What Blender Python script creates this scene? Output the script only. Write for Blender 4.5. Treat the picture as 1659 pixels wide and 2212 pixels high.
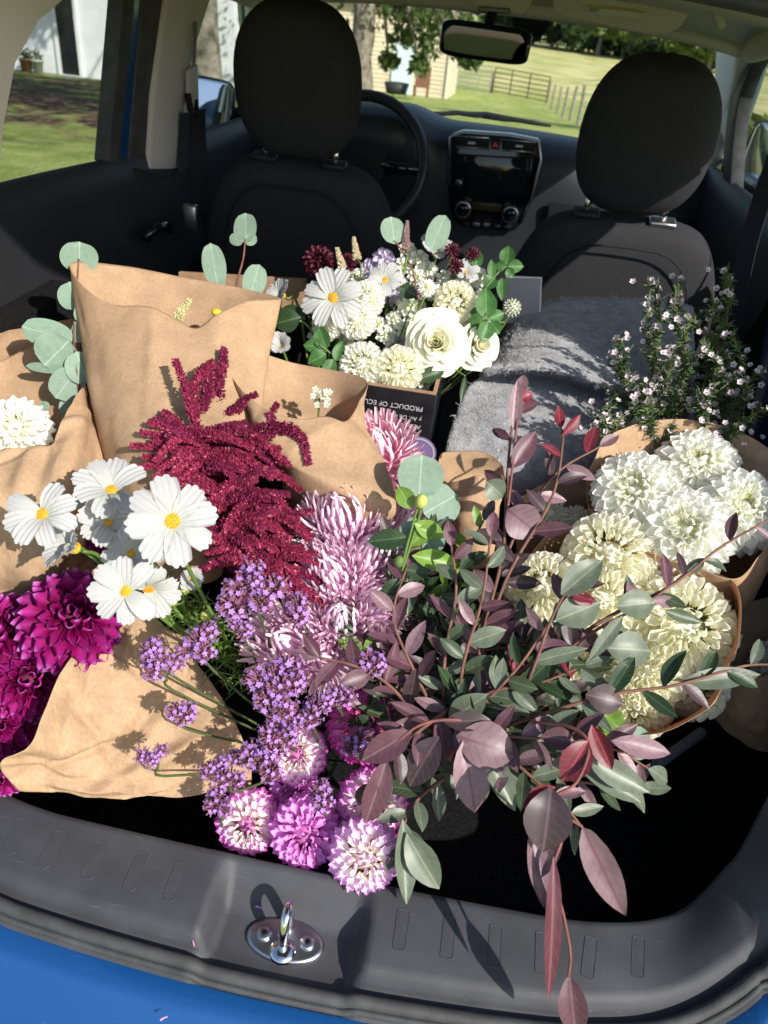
import bpy, bmesh, math, random
import numpy as np
from mathutils import Vector, Matrix, noise
random.seed(7)
rad = math.radians
scene = bpy.context.scene
for o in list(bpy.data.objects): bpy.data.objects.remove(o)

# ------------------------------------------------------------------ camera
CAM = Vector((.09, -.38, 1.365)); YAW, PITCH, ROLL = rad(5.9), rad(33.2), rad(6.2)
FW = Vector((-math.sin(YAW)*math.cos(PITCH), math.cos(YAW)*math.cos(PITCH), -math.sin(PITCH)))
RT = FW.cross(Vector((0, 0, 1))).normalized(); UP = RT.cross(FW)
RT, UP = RT*math.cos(ROLL)+UP*math.sin(ROLL), UP*math.cos(ROLL)-RT*math.sin(ROLL)
cd = bpy.data.cameras.new('camera'); cam = bpy.data.objects.new('camera', cd)
scene.collection.objects.link(cam); scene.camera = cam
cd.sensor_fit = 'HORIZONTAL'; cd.sensor_width = 36; cd.lens = 36*1660/1659
cd.dof.use_dof = True; cd.dof.focus_distance = .86; cd.dof.aperture_fstop = 11
cd.clip_start = .02; cd.clip_end = 2000
cam.matrix_world = Matrix(((RT.x, UP.x, -FW.x, CAM.x), (RT.y, UP.y, -FW.y, CAM.y), (RT.z, UP.z, -FW.z, CAM.z), (0, 0, 0, 1)))

# ------------------------------------------------------------------ sky and sun
SUN = Vector((.63, -.56, .56)).normalized()
w = bpy.data.worlds.new('World'); scene.world = w; w.use_nodes = True
nt = w.node_tree; nt.nodes.clear()
sky = nt.nodes.new('ShaderNodeTexSky'); sky.sky_type = 'NISHITA'; sky.sun_disc = False
sky.sun_elevation = math.asin(SUN.z); sky.sun_rotation = math.atan2(SUN.x, SUN.y)
bg = nt.nodes.new('ShaderNodeBackground'); bg.inputs[1].default_value = .15
wo = nt.nodes.new('ShaderNodeOutputWorld')
nt.links.new(sky.outputs[0], bg.inputs[0]); nt.links.new(bg.outputs[0], wo.inputs[0])
sl = bpy.data.lights.new('sun', 'SUN'); sl.energy = 4.8; sl.angle = rad(.53); sl.color = (1, .95, .87)
so = bpy.data.objects.new('sun', sl); scene.collection.objects.link(so)
so.rotation_euler = (-SUN).to_track_quat('-Z', 'Y').to_euler(); so.location = SUN*30
scene.view_settings.view_transform = 'Standard'; scene.view_settings.look = 'None'
scene.view_settings.exposure = .5; scene.view_settings.gamma = 1
scene.view_settings.use_curve_mapping = False
scene.cycles.max_bounces = 12; scene.cycles.diffuse_bounces = 8; scene.cycles.transmission_bounces = 12; scene.cycles.transparent_max_bounces = 16
scene.render.resolution_x = 768; scene.render.resolution_y = 1024

# ------------------------------------------------------------------ measuring helpers (pixel of a 1659 wide photo + real distance -> place)
def ray(x, y): return FW + RT*((x-829.5)/1660) - UP*((y-1106)/1660)
def at(x, y, d): return CAM + ray(x, y)*d
def on(ax, v, x, y):
    r = ray(x, y); return CAM + r*((v-CAM[ax])/r[ax])
def sidex(z): return .665 - max(0, z-1.05)*.16
def onside(x, y, s):
    X = .66
    for _ in range(4):
        p = on(0, s*X, x, y); X = sidex(p.z)
    return p

# ------------------------------------------------------------------ materials
def lin(c):
    return tuple(((v/255)/12.92 if v <= 10 else (((v/255)+.055)/1.055)**2.4) for v in c)
MATS = {}
def mat(name, col=(128, 128, 128), rough=.6, spec=.35, metal=0, noi=None, bump=None, tr=0, ramp=None, rand=0, vein=None, coat=0, trc=None, sheen=0, lincol=None, coord='Object'):
    if name in MATS: return MATS[name]
    m = bpy.data.materials.new(name); m.use_nodes = True; t = m.node_tree; N = t.nodes; Lk = t.links
    b = N['Principled BSDF']; out = N['Material Output']
    c = lincol if lincol else lin(col)
    b.inputs['Roughness'].default_value = rough; b.inputs['Metallic'].default_value = metal
    b.inputs['Specular IOR Level'].default_value = spec; b.inputs['Coat Weight'].default_value = coat
    b.inputs['Coat Roughness'].default_value = .05
    if sheen: b.inputs['Sheen Weight'].default_value = sheen
    tc = N.new('ShaderNodeTexCoord')
    if ramp:
        sx = N.new('ShaderNodeSeparateXYZ'); Lk.new(tc.outputs['Object'], sx.inputs[0])
        r = N.new('ShaderNodeValToRGB'); Lk.new(sx.outputs[0], r.inputs[0])
        e = r.color_ramp.elements
        while len(e) < len(ramp): e.new(.5)
        for i, (p, cc) in enumerate(ramp): e[i].position = p; e[i].color = (*lin(cc), 1)
        col_out = r.outputs[0]
    else:
        rgb = N.new('ShaderNodeRGB'); rgb.outputs[0].default_value = (*c, 1); col_out = rgb.outputs[0]
    if vein:
        sx = N.new('ShaderNodeSeparateXYZ'); Lk.new(tc.outputs['Object'], sx.inputs[0])
        ab = N.new('ShaderNodeMath'); ab.operation = 'ABSOLUTE'; Lk.new(sx.outputs[1], ab.inputs[0])
        # side veins: |y| + slanted x stripes
        s1 = N.new('ShaderNodeMath'); s1.operation = 'MULTIPLY_ADD'; Lk.new(ab.outputs[0], s1.inputs[0]); s1.inputs[1].default_value = -.9; Lk.new(sx.outputs[0], s1.inputs[2])
        s2 = N.new('ShaderNodeMath'); s2.operation = 'MULTIPLY'; Lk.new(s1.outputs[0], s2.inputs[0]); s2.inputs[1].default_value = 7
        s3 = N.new('ShaderNodeMath'); s3.operation = 'FRACT'; Lk.new(s2.outputs[0], s3.inputs[0])
        s4 = N.new('ShaderNodeMath'); s4.operation = 'LESS_THAN'; Lk.new(s3.outputs[0], s4.inputs[0]); s4.inputs[1].default_value = .11
        s5 = N.new('ShaderNodeMath'); s5.operation = 'MULTIPLY'; Lk.new(s4.outputs[0], s5.inputs[0]); s5.inputs[1].default_value = .5
        lt = N.new('ShaderNodeMath'); lt.operation = 'LESS_THAN'; Lk.new(ab.outputs[0], lt.inputs[0]); lt.inputs[1].default_value = .018
        mx0 = N.new('ShaderNodeMath'); mx0.operation = 'MAXIMUM'; Lk.new(lt.outputs[0], mx0.inputs[0]); Lk.new(s5.outputs[0], mx0.inputs[1])
        mx = N.new('ShaderNodeMixRGB'); Lk.new(mx0.outputs[0], mx.inputs[0]); Lk.new(col_out, mx.inputs[1]); mx.inputs[2].default_value = (*lin(vein), 1)
        col_out = mx.outputs[0]
        bp0 = N.new('ShaderNodeBump'); bp0.inputs['Strength'].default_value = .6; bp0.inputs['Distance'].default_value = .002; bp0.invert = True
        Lk.new(mx0.outputs[0], bp0.inputs['Height']); Lk.new(bp0.outputs[0], b.inputs['Normal'])
    if noi:
        n = N.new('ShaderNodeTexNoise'); n.inputs['Scale'].default_value = noi[0]; n.inputs['Detail'].default_value = 6
        Lk.new(tc.outputs[coord], n.inputs['Vector'])
        mr = N.new('ShaderNodeMapRange'); mr.inputs[1].default_value = .3; mr.inputs[2].default_value = .7
        mr.inputs[3].default_value = 1-noi[1]; mr.inputs[4].default_value = 1+noi[1]; Lk.new(n.outputs[0], mr.inputs[0])
        h = N.new('ShaderNodeHueSaturation'); Lk.new(col_out, h.inputs['Color']); Lk.new(mr.outputs[0], h.inputs['Value'])
        col_out = h.outputs[0]
    if rand:
        oi = N.new('ShaderNodeObjectInfo'); mr = N.new('ShaderNodeMapRange'); Lk.new(oi.outputs['Random'], mr.inputs[0])
        mr.inputs[3].default_value = 1-rand; mr.inputs[4].default_value = 1+rand
        h = N.new('ShaderNodeHueSaturation'); Lk.new(col_out, h.inputs['Color']); Lk.new(mr.outputs[0], h.inputs['Value'])
        col_out = h.outputs[0]
    Lk.new(col_out, b.inputs['Base Color'])
    if bump:
        n2 = N.new('ShaderNodeTexNoise'); n2.inputs['Scale'].default_value = bump[0]; n2.inputs['Detail'].default_value = 4
        Lk.new(tc.outputs[coord], n2.inputs['Vector'])
        bp = N.new('ShaderNodeBump'); bp.inputs['Strength'].default_value = bump[1]; bp.inputs['Distance'].default_value = bump[2] if len(bump) > 2 else .001
        Lk.new(n2.outputs[0], bp.inputs['Height']); Lk.new(bp.outputs[0], b.inputs['Normal'])
    if tr:
        ts = N.new('ShaderNodeBsdfTranslucent'); ms = N.new('ShaderNodeMixShader'); ms.inputs[0].default_value = tr
        if trc: ts.inputs[0].default_value = (*lin(trc), 1)
        else: Lk.new(col_out, ts.inputs[0])
        Lk.new(b.outputs[0], ms.inputs[1]); Lk.new(ts.outputs[0], ms.inputs[2]); Lk.new(ms.outputs[0], out.inputs[0])
    MATS[name] = m
    return m

def glass_mat(name, tint, gloss=.06):
    m = bpy.data.materials.new(name); m.use_nodes = True; t = m.node_tree; t.nodes.clear(); N = t.nodes; L = t.links
    o = N.new('ShaderNodeOutputMaterial'); tr = N.new('ShaderNodeBsdfTransparent'); tr.inputs[0].default_value = (*tint, 1)
    g = N.new('ShaderNodeBsdfGlossy'); g.inputs['Roughness'].default_value = .01
    mx = N.new('ShaderNodeMixShader'); mx.inputs[0].default_value = gloss
    L.new(tr.outputs[0], mx.inputs[1]); L.new(g.outputs[0], mx.inputs[2]); L.new(mx.outputs[0], o.inputs[0])
    return m

# ------------------------------------------------------------------ object helpers
col = scene.collection
WM = {}
I4 = Matrix.Identity(4)
def link(o, parent, M):
    col.objects.link(o)
    if parent is not None:
        o.parent = parent; o.matrix_basis = WM[parent.name].inverted() @ M
    else: o.matrix_basis = M
    WM[o.name] = M.copy()
    return o
def thing(name, label, cat, loc=(0, 0, 0), group=None, kind=None):
    o = bpy.data.objects.new(name, None); o.empty_display_size = .02
    link(o, None, Matrix.Translation(loc)); return tag(o, label, cat, group, kind)
def tag(o, label=None, cat=None, group=None, kind=None):
    if label: o['label'] = label
    if cat: o['category'] = cat
    if group: o['group'] = group
    if kind: o['kind'] = kind
    return o
def mesh(name, V, F, m=None, smooth=True):
    me = bpy.data.meshes.new(name); me.from_pydata([tuple(v) for v in V], [], [tuple(f) for f in F])
    if m is not None:
        for mm in (m if isinstance(m, (list, tuple)) else [m]): me.materials.append(mm)
    if smooth and len(me.polygons): me.polygons.foreach_set('use_smooth', [True]*len(me.polygons))
    me.update(); return me
def part(name, me, parent=None, M=None):
    return link(bpy.data.objects.new(name, me), parent, M if M is not None else I4)

class MB:
    def __init__(s): s.V = []; s.F = []
    def add(s, V, F, M=None):
        n = len(s.V); s.V += [tuple(M @ Vector(v)) if M is not None else tuple(v) for v in V]; s.F += [tuple(i+n for i in f) for f in F]; return s
    def box(s, c, d, M=None):
        x, y, z = c; a, b, e = d[0]/2, d[1]/2, d[2]/2
        V = [(x+i*a, y+j*b, z+k*e) for i in (-1, 1) for j in (-1, 1) for k in (-1, 1)]
        return s.add(V, [(0, 1, 3, 2), (4, 6, 7, 5), (0, 4, 5, 1), (2, 3, 7, 6), (0, 2, 6, 4), (1, 5, 7, 3)], M)
    def tube(s, P, R, n=6, closed=False, caps=True):
        P = [Vector(p) for p in P]; R = R if isinstance(R, (list, tuple)) else [R]*len(P)
        k0 = len(s.V); prev = None; m = len(P)
        for i in range(m):
            if closed: t = (P[(i+1) % m]-P[i-1])
            else: t = (P[min(i+1, m-1)]-P[max(i-1, 0)])
            t = t.normalized() if t.length > 1e-9 else Vector((0, 0, 1))
            a = prev if prev is not None else (Vector((0, 0, 1)) if abs(t.z) < .9 else Vector((1, 0, 0)))
            x = (a - t*a.dot(t)).normalized(); prev = x; y = t.cross(x)
            for j in range(n):
                q = 2*math.pi*j/n; s.V.append(tuple(P[i]+(x*math.cos(q)+y*math.sin(q))*R[i]))
        for i in range(m if closed else m-1):
            for j in range(n):
                i2 = (i+1) % m
                s.F.append((k0+i*n+j, k0+i*n+(j+1) % n, k0+i2*n+(j+1) % n, k0+i2*n+j))
        if not closed and caps:
            s.F.append(tuple(k0+j for j in range(n))[::-1]); s.F.append(tuple(k0+(m-1)*n+j for j in range(n)))
        return s
    def grid(s, G, cu=False, cv=False):
        nu, nv = len(G), len(G[0]); k0 = len(s.V)
        for r in G: s.V += [tuple(p) for p in r]
        for i in range(nu if cu else nu-1):
            for j in range(nv if cv else nv-1):
                a, b = (i+1) % nu, (j+1) % nv
                s.F.append((k0+i*nv+j, k0+i*nv+b, k0+a*nv+b, k0+a*nv+j))
        return s
    def lathe(s, prof, n=16, M=None):
        G = [[(r*math.cos(2*math.pi*j/n), r*math.sin(2*math.pi*j/n), z) for j in range(n)] for r, z in prof]
        t = MB().grid(G, cv=True); return s.add(t.V, t.F, M)
    def prism(s, poly, vec):
        P = [Vector(p) for p in poly]; v = Vector(vec); n = len(P); k = len(s.V)
        s.V += [tuple(p) for p in P]+[tuple(p+v) for p in P]
        s.F.append(tuple(range(k, k+n))); s.F.append(tuple(range(k+2*n-1, k+n-1, -1)))
        for i in range(n):
            j = (i+1) % n; s.F.append((k+i, k+n+i, k+n+j, k+j))
        return s
    def ball(s, c, r, n=6, m=4, sc=(1, 1, 1)):
        pr = [(math.sin(math.pi*i/m)*r+1e-6, -math.cos(math.pi*i/m)*r) for i in range(m+1)]
        return s.lathe(pr, n, Matrix.Translation(c) @ Matrix.Diagonal((*sc, 1)))
    def me(s, name, m, smooth=True, bevel=0, fixn=True):
        me = mesh(name, s.V, s.F, m, smooth)
        if bevel or fixn:
            bm = bmesh.new(); bm.from_mesh(me)
            if bevel:
                bmesh.ops.remove_doubles(bm, verts=bm.verts, dist=1e-5)
                es = [e for e in bm.edges if len(e.link_faces) == 2 and e.calc_face_angle(0) > .5]
                bmesh.ops.bevel(bm, geom=es, offset=bevel, segments=2, affect='EDGES', profile=.5)
            bmesh.ops.recalc_face_normals(bm, faces=bm.faces)
            bm.to_mesh(me); bm.free()
            if smooth: me.polygons.foreach_set('use_smooth', [True]*len(me.polygons))
        return me
    def put(s, name, m, parent=None, smooth=False, bevel=0, M=None, fixn=True):
        return part(name, s.me(name, m, smooth, bevel, fixn), parent, M)

def cr(P, n, closed=False, tension=.5):
    """Catmull-Rom upsample of a list of np vectors/arrays to n points per span"""
    P = [np.array(p, float) for p in P]; m = len(P); out = []
    g = (lambda i: P[i % m]) if closed else (lambda i: P[i] if 0 <= i < m else (2*P[0]-P[1] if i < 0 else 2*P[-1]-P[-2]))
    for i in range(m if closed else m-1):
        p0, p1, p2, p3 = g(i-1), g(i), g(i+1), g(i+2)
        for k in range(n):
            t = k/n
            out.append(.5*((2*p1)+(-p0+p2)*t+(2*p0-5*p1+4*p2-p3)*t*t+(-p0+3*p1-3*p2+p3)*t**3))
    if not closed: out.append(P[-1])
    return out
def basis(X, Z, o, sx=1, sy=1, sz=1):
    X = Vector(X).normalized(); Z = Vector(Z); Z = (Z-X*Z.dot(X))
    Z = Z.normalized() if Z.length > 1e-6 else X.orthogonal().normalized()
    Y = Z.cross(X)
    return Matrix(((X.x*sx, Y.x*sy, Z.x*sz, o[0]), (X.y*sx, Y.y*sy, Z.y*sz, o[1]), (X.z*sx, Y.z*sy, Z.z*sz, o[2]), (0, 0, 0, 1)))
def toward(p, up=.5, cm=1., side=(0, 0, 0)):
    return ((CAM-Vector(p)).normalized()*cm + Vector((0, 0, up)) + Vector(side)).normalized()
rnd = random.uniform

# ================================================================== THE SETTING
def smooth(a, b, x):
    t = min(1, max(0, (x-a)/(b-a))); return t*t*(3-2*t)
def gz(x, y):
    return -2.15*smooth(4, 48, y) - .25*smooth(3, 14, -x)*smooth(2, 10, y) + .9*smooth(56, 150, y) + 3*smooth(150, 400, y)
def ground_mat():
    m = bpy.data.materials.new('ground'); m.use_nodes = True; t = m.node_tree; N = t.nodes; L = t.links
    b = N['Principled BSDF']; b.inputs['Roughness'].default_value = .95; b.inputs['Specular IOR Level'].default_value = .1
    g = N.new('ShaderNodeNewGeometry')
    def nz(s, d=6):
        n = N.new('ShaderNodeTexNoise'); n.inputs['Scale'].default_value = s; n.inputs['Detail'].default_value = d; L.new(g.outputs['Position'], n.inputs['Vector']); return n.outputs[0]
    def rp(inp, st):
        r = N.new('ShaderNodeValToRGB'); L.new(inp, r.inputs[0]); e = r.color_ramp.elements
        while len(e) < len(st): e.new(.5)
        for i, (p, c) in enumerate(st): e[i].position = p; e[i].color = (*c, 1)
        return r.outputs[0]
    def mixc(f, a, c):
        x = N.new('ShaderNodeMixRGB'); L.new(f, x.inputs[0]); L.new(a, x.inputs[1]); L.new(c, x.inputs[2]); return x.outputs[0]
    grass = rp(nz(3), [(.3, (.17, .23, .05)), (.5, (.30, .36, .09)), (.7, (.42, .44, .14))])
    dry = rp(nz(.35), [(.35, (.34, .38, .12)), (.5, (.52, .48, .20)), (.65, (.62, .56, .27))])
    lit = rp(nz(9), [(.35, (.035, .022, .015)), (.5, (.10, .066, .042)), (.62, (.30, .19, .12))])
    sp = N.new('ShaderNodeSeparateXYZ'); L.new(g.outputs['Position'], sp.inputs[0])
    def mr(i, a, c, lo=0, hi=1):
        x = N.new('ShaderNodeMapRange'); L.new(i, x.inputs[0]); x.inputs[1].default_value = a; x.inputs[2].default_value = c; x.inputs[3].default_value = lo; x.inputs[4].default_value = hi; return x.outputs[0]
    def mul(a, c):
        x = N.new('ShaderNodeMath'); x.operation = 'MULTIPLY'; L.new(a, x.inputs[0]); L.new(c, x.inputs[1]); x.use_clamp = True; return x.outputs[0]
    def add(a, c):
        x = N.new('ShaderNodeMath'); x.operation = 'ADD'; L.new(a, x.inputs[0]); L.new(c, x.inputs[1]); return x.outputs[0]
    grass = mixc(mr(nz(.55), .48, .66, 0, .55), grass, dry)
    c1 = mixc(mr(add(sp.outputs[1], mr(nz(.2), 0, 1, -9, 9)), 46, 58), grass, dry)
    yy = add(sp.outputs[1], mr(nz(.9), 0, 1, -2.5, 2.5)); xx = add(sp.outputs[0], mr(nz(.7), 0, 1, -1.5, 1.5))
    litter_shade = mul(mul(mr(yy, 7.2, 8.6), mr(yy, 22, 19)), mr(xx, -3.2, -4.4))  # leaf litter mask, near edge stretched to darken the lawn like shade
    litter_shade = mul(litter_shade, mr(nz(2.2), .36, .5))
    c2 = mixc(litter_shade, c1, lit); L.new(c2, b.inputs['Base Color'])
    bp = N.new('ShaderNodeBump'); bp.inputs['Strength'].default_value = .8; bp.inputs['Distance'].default_value = .06
    L.new(nz(22), bp.inputs['Height']); L.new(bp.outputs[0], b.inputs['Normal'])
    return m
xs = sorted(set([round(v, 2) for v in np.concatenate([np.linspace(-14, 14, 41), np.linspace(-600, 600, 41)])]))
ys = sorted(set([round(v, 2) for v in np.concatenate([np.linspace(-6, 60, 71), np.linspace(60, 160, 21), np.linspace(-600, 900, 41)])]))
G = [[(x, y, gz(x, y)+(.05*noise.noise((x*.7, y*.7, 0)) if abs(x) < 30 and 4 < y < 90 else 0)) for x in xs] for y in ys]
tag(MB().grid(G).put('ground', ground_mat(), smooth=True), kind='structure')

leafM = [mat('tree_leaf_dark', lincol=(.035, .065, .018), rough=.5, tr=.35, noi=(3, .35)),
         mat('tree_leaf_light', lincol=(.075, .12, .03), rough=.5, tr=.4, noi=(3, .35)),
         mat('tree_leaf_yellow', lincol=(.13, .17, .04), rough=.5, tr=.4, noi=(3, .3))]
barkM = mat('bark', lincol=(.20, .175, .145), rough=.95, spec=.1, noi=(9, .45), bump=(14, 1, .05))
def leaves_mesh(name, clumps, n, size, m, seed, flat=.8):
    r = random.Random(seed); b = MB(); V = []; F = []
    for (c, R) in clumps:
        for _ in range(n):
            d = Vector((r.gauss(0, 1), r.gauss(0, 1), r.gauss(0, flat))).normalized()*R*(r.random()**.45)
            p = Vector(c)+d; a = Vector((r.gauss(0, 1), r.gauss(0, 1), r.gauss(0, .6))).normalized(); q = a.orthogonal().normalized()
            q = Matrix.Rotation(r.random()*6.28, 3, a) @ q; s = size*r.uniform(.6, 1.3); k = len(V); bb = a.cross(q)
            V += [p-q*s, p+bb*s*.45, p+q*s, p-bb*s*.45]; F.append((k, k+1, k+2, k+3))
    return mesh(name, V, F, m, False)
def trunk_mb(base, top, r0, r1, limbs, seed):
    r = random.Random(seed); b = MB(); base = Vector(base); top = Vector(top); P = []; R = []
    for i in range(13):
        t = i/12; P.append(base.lerp(top, t)+Vector((r.uniform(-1, 1), r.uniform(-1, 1), 0))*r0*.12); R.append((r0+(r1-r0)*t)*(1+.5*math.exp(-t*14)))
    b.tube(P, R, 12)
    for e in limbs:
        s = base.lerp(top, r.uniform(.55, .95)); e = Vector(e); mid = s.lerp(e, .5)+Vector((0, 0, .3))
        b.tube([s, mid, e], [r1*.7, r1*.4, r1*.12], 6)
    return b
def tree(name, label, base, h, r0, clumps, n, size, m, seed, group=None, lean=(0, 0), cat='tree'):
    t = thing(name, label, cat, base, group); base = Vector(base)
    cl = [(base+Vector(c), R) for c, R in clumps]
    trunk_mb(base-Vector((0, 0, .15)), base+Vector((lean[0], lean[1], h)), r0, r0*.55, [c for c, R in cl], seed).put('trunk', barkM, t, smooth=True)
    part('crown', leaves_mesh('crown', cl, n, size, m, seed), t)
    return t
# near trees
b1 = at(443, 175, 9); b1.z = gz(b1.x, b1.y)
cl = [((rnd(-3.5, 5.5), rnd(-5, 3), rnd(4.3, 7)), rnd(1.0, 1.9)) for _ in range(20)]
cl += [((rnd(-6.5, -.5), rnd(4.5, 9.5), rnd(3.6, 6.6)), rnd(.6, 1.1)) for _ in range(16)]  # unseen crown clumps added to shade the house wall
tree('shade_tree', 'thick grey tree trunk beside the white house with leafy shade crown above', b1, 4.6, .21, cl, 330, .13, leafM[1], 3)
b2 = at(772, 232, 16); b2.z = gz(b2.x, b2.y)
cl = []
for (x, y, d, R) in [(850, 25, 15, .6), (905, 15, 15, .55), (870, 75, 15.5, .33), (915, 95, 15, .38), (935, 45, 14.5, .45), (905, 140, 15, .22), (1003, 118, 14.6, .24), (1020, 128, 14.4, .2), (840, 130, 15.5, .22), (975, 20, 15, .5), (1020, 70, 15, .3), (820, -30, 15, 1), (920, -60, 15, 1.1), (1000, -60, 16, 1.1), (860, -150, 16, 1.4), (760, -160, 16, 1.6), (650, -120, 16, 1.5), (600, -60, 16.5, 1)]:
    cl.append((at(x, y, d)-b2, R))
tree('yard_tree', 'tree with pale grey trunk and hanging branches in front of tan barn', b2, 4.2, .27, cl, 120, .09, leafM[1], 5)
b4 = at(715, 225, 24); b4.z = gz(b4.x, b4.y)
# tree at the right of the field, and the far wood
k = 0
for (x, yb, d, hh, m) in [(1190, 108, 105, 10, 0), (1235, 110, 108, 12, 0), (1290, 118, 100, 13, 0), (1335, 124, 104, 12, 0), (1385, 130, 98, 12, 1), (1430, 136, 96, 12, 0), (1480, 142, 92, 11, 1), (1530, 150, 90, 10, 2), (1600, 160, 90, 12, 0), (1140, 105, 112, 13, 0), (1080, 95, 118, 14, 0), (1010, 90, 118, 13, 0), (1700, 165, 95, 13, 0), (1260, 108, 120, 17, 0), (1400, 120, 118, 17, 1), (1540, 135, 115, 17, 0)]:
    p = at(x, yb, d); p.z = gz(p.x, p.y); s = hh/10
    cl = [((rnd(-2.6, 2.6)*s, rnd(-2, 2)*s, rnd(.9, 8.5)*s), rnd(1.0, 2.0)*s) for _ in range(14)]
    tree('woodland_tree', ['dark green full tree at the edge of the wood beyond the field', 'mid green tree at the edge of the wood beyond the field', 'pale yellow green tree at the right end of the wood'][m], p, 5*s, .3, cl, 240, .42*s, leafM[m], 20+k, 'trees along the far field edge'); k += 1
# overhanging near tree on the right of the windscreen
b3 = Vector((7.2, 17.0, 0)); b3.z = gz(b3.x, b3.y)
cl = []
for (x, y, d, R) in [(1465, 60, 17, .5), (1500, 85, 17, .4), (1440, 50, 17, .35), (1520, 110, 17, .3), (1340, 45, 18, .45), (1290, 40, 18, .4), (1390, 48, 18, .4), (1480, 20, 17, .8), (1380, 0, 18, .9), (1560, 20, 17, 1), (1260, -20, 18, .9), (1600, -80, 17, 1.5)]:
    cl.append((at(x, y, d)-b3, R))
tree('walnut_tree', 'light green leafy tree overhanging the field behind the passenger headrest', b3, 3.6, .2, cl, 260, .11, leafM[2], 9)
# shrub beside the passenger window
b5 = on(1, 5.2, 1640, 420); b5.z = gz(b5.x, b5.y)
cl = [((rnd(-.5, .9), rnd(-.4, .6), rnd(.15, 1.25)), rnd(.22, .4)) for _ in range(14)]
t = thing('garden_shrub', 'bright green shrub outside the front passenger window', 'shrub', b5)
part('foliage', leaves_mesh('foliage', [(b5+Vector(c), R) for c, R in cl], 150, .06, leafM[2], 77), t)
s = MB()
for c, R in cl[:8]: s.tube([b5+Vector((0, 0, -.02)), b5+Vector(c)*.6, b5+Vector(c)], [.02, .012, .006], 5)
s.put('stem', barkM, t)
b6 = b5+Vector((.7, 2.2, 0)); b6.z = gz(b6.x, b6.y)
t = thing('carport_post', 'weathered grey square timber post behind the garden shrub', 'post', b6)
MB().box((b6.x, b6.y, b6.z+1.25), (.2, .2, 2.5)).put('post', mat('grey_timber', lincol=(.17, .18, .18), noi=(14, .35), rough=.9), t, bevel=.01)
MB().box((b6.x+.9, b6.y, b6.z+2.58), (2.4, .16, .14)).put('beam', MATS['grey_timber'], t, bevel=.01)

# white house on the left
whM = mat('white_wall', lincol=(.72, .73, .72), rough=.9, noi=(2.5, .08)); blkM = mat('dark_pane', lincol=(.015, .017, .02), rough=.08, spec=.6)
hb = at(155, 140, 21); hz = gz(hb.x, hb.y)-.25
t = thing('white_house', 'white house with a tall dark glazed door, seen past the tree shade', 'house', (hb.x, hb.y, hz))
h = MB(); x0, x1 = hb.x-9, hb.x+4.6
h.box(((x0+x1)/2, hb.y+3, hz+1.9), (x1-x0, 6, 3.8)); h.put('wall', whM, t)
MB().box(((x0+x1)/2, hb.y-.06, hz+.12), (x1-x0+.06, .14, .3)).put('plinth', mat('plinth', lincol=(.10, .10, .10), rough=.9, noi=(4, .3)), t)
MB().prism([(x0-.4, hb.y-.5, hz+3.7), (x0-.4, hb.y+6.5, hz+3.7), (x0-.4, hb.y+3, hz+5.4)], (x1-x0+.8, 0, 0)).put('roof', mat('roof_shingle', lincol=(.08, .075, .07), noi=(8, .3)), t)
def winpart(cx, z0, z1, wd, nm):
    fr = MB()
    for (a, c, dx, dz) in [(cx-wd/2, (z0+z1)/2, .09, z1-z0+.18), (cx+wd/2, (z0+z1)/2, .09, z1-z0+.18)]: fr.box((a, hb.y-.03, c), (dx, .1, dz))
    for zz in (z0-.03, z1+.045): fr.box((cx, hb.y-.03, zz), (wd-.09, .1, .09))
    d = fr.put(nm, whM, t); MB().box((cx, hb.y-.012, (z0+z1)/2), (wd-.09, .03, z1-z0)).put('pane', blkM, d)
winpart(hb.x-.02, hz+.28, hz+2.35, .62, 'door'); MB().box((hb.x, hb.y-.35, hz+.14), (1.5, .55, .22)).put('doorstep', mat('concrete', lincol=(.35, .34, .32), rough=.9, noi=(6, .15)), t)
winpart(hb.x-3.4, hz+1.1, hz+2.3, 1.0, 'window'); winpart(hb.x+2.9, hz+1.1, hz+2.3, 1.0, 'window')
potM = mat('white_pot', lincol=(.5, .48, .46), rough=.6)
for i, (dx, r) in enumerate([(-1.05, .16), (-.72, .15)]):
    px_, py_ = hb.x+dx, hb.y-.5; z = gz(px_, py_)
    t2 = thing('flower_pot', ['round terracotta coloured pot beside the white house wall', 'pale square planter beside the house door'][i], 'pot', (px_, py_, z))
    MB().lathe([(.001, -.05), (r*.7, -.05), (r, .3), (r*1.1, .3), (r*1.1, .34), (r*.9, .34), (r*.9, .28), (.001, .28)], 14, Matrix.Translation((px_, py_, z))).put('pot', [mat('terracotta', lincol=(.25, .13, .08)), potM][i], t2, smooth=True)
    part('foliage', leaves_mesh('foliage', [((px_, py_, z+.42), .18)], 60, .06, leafM[1], 5+i), t2)

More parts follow.
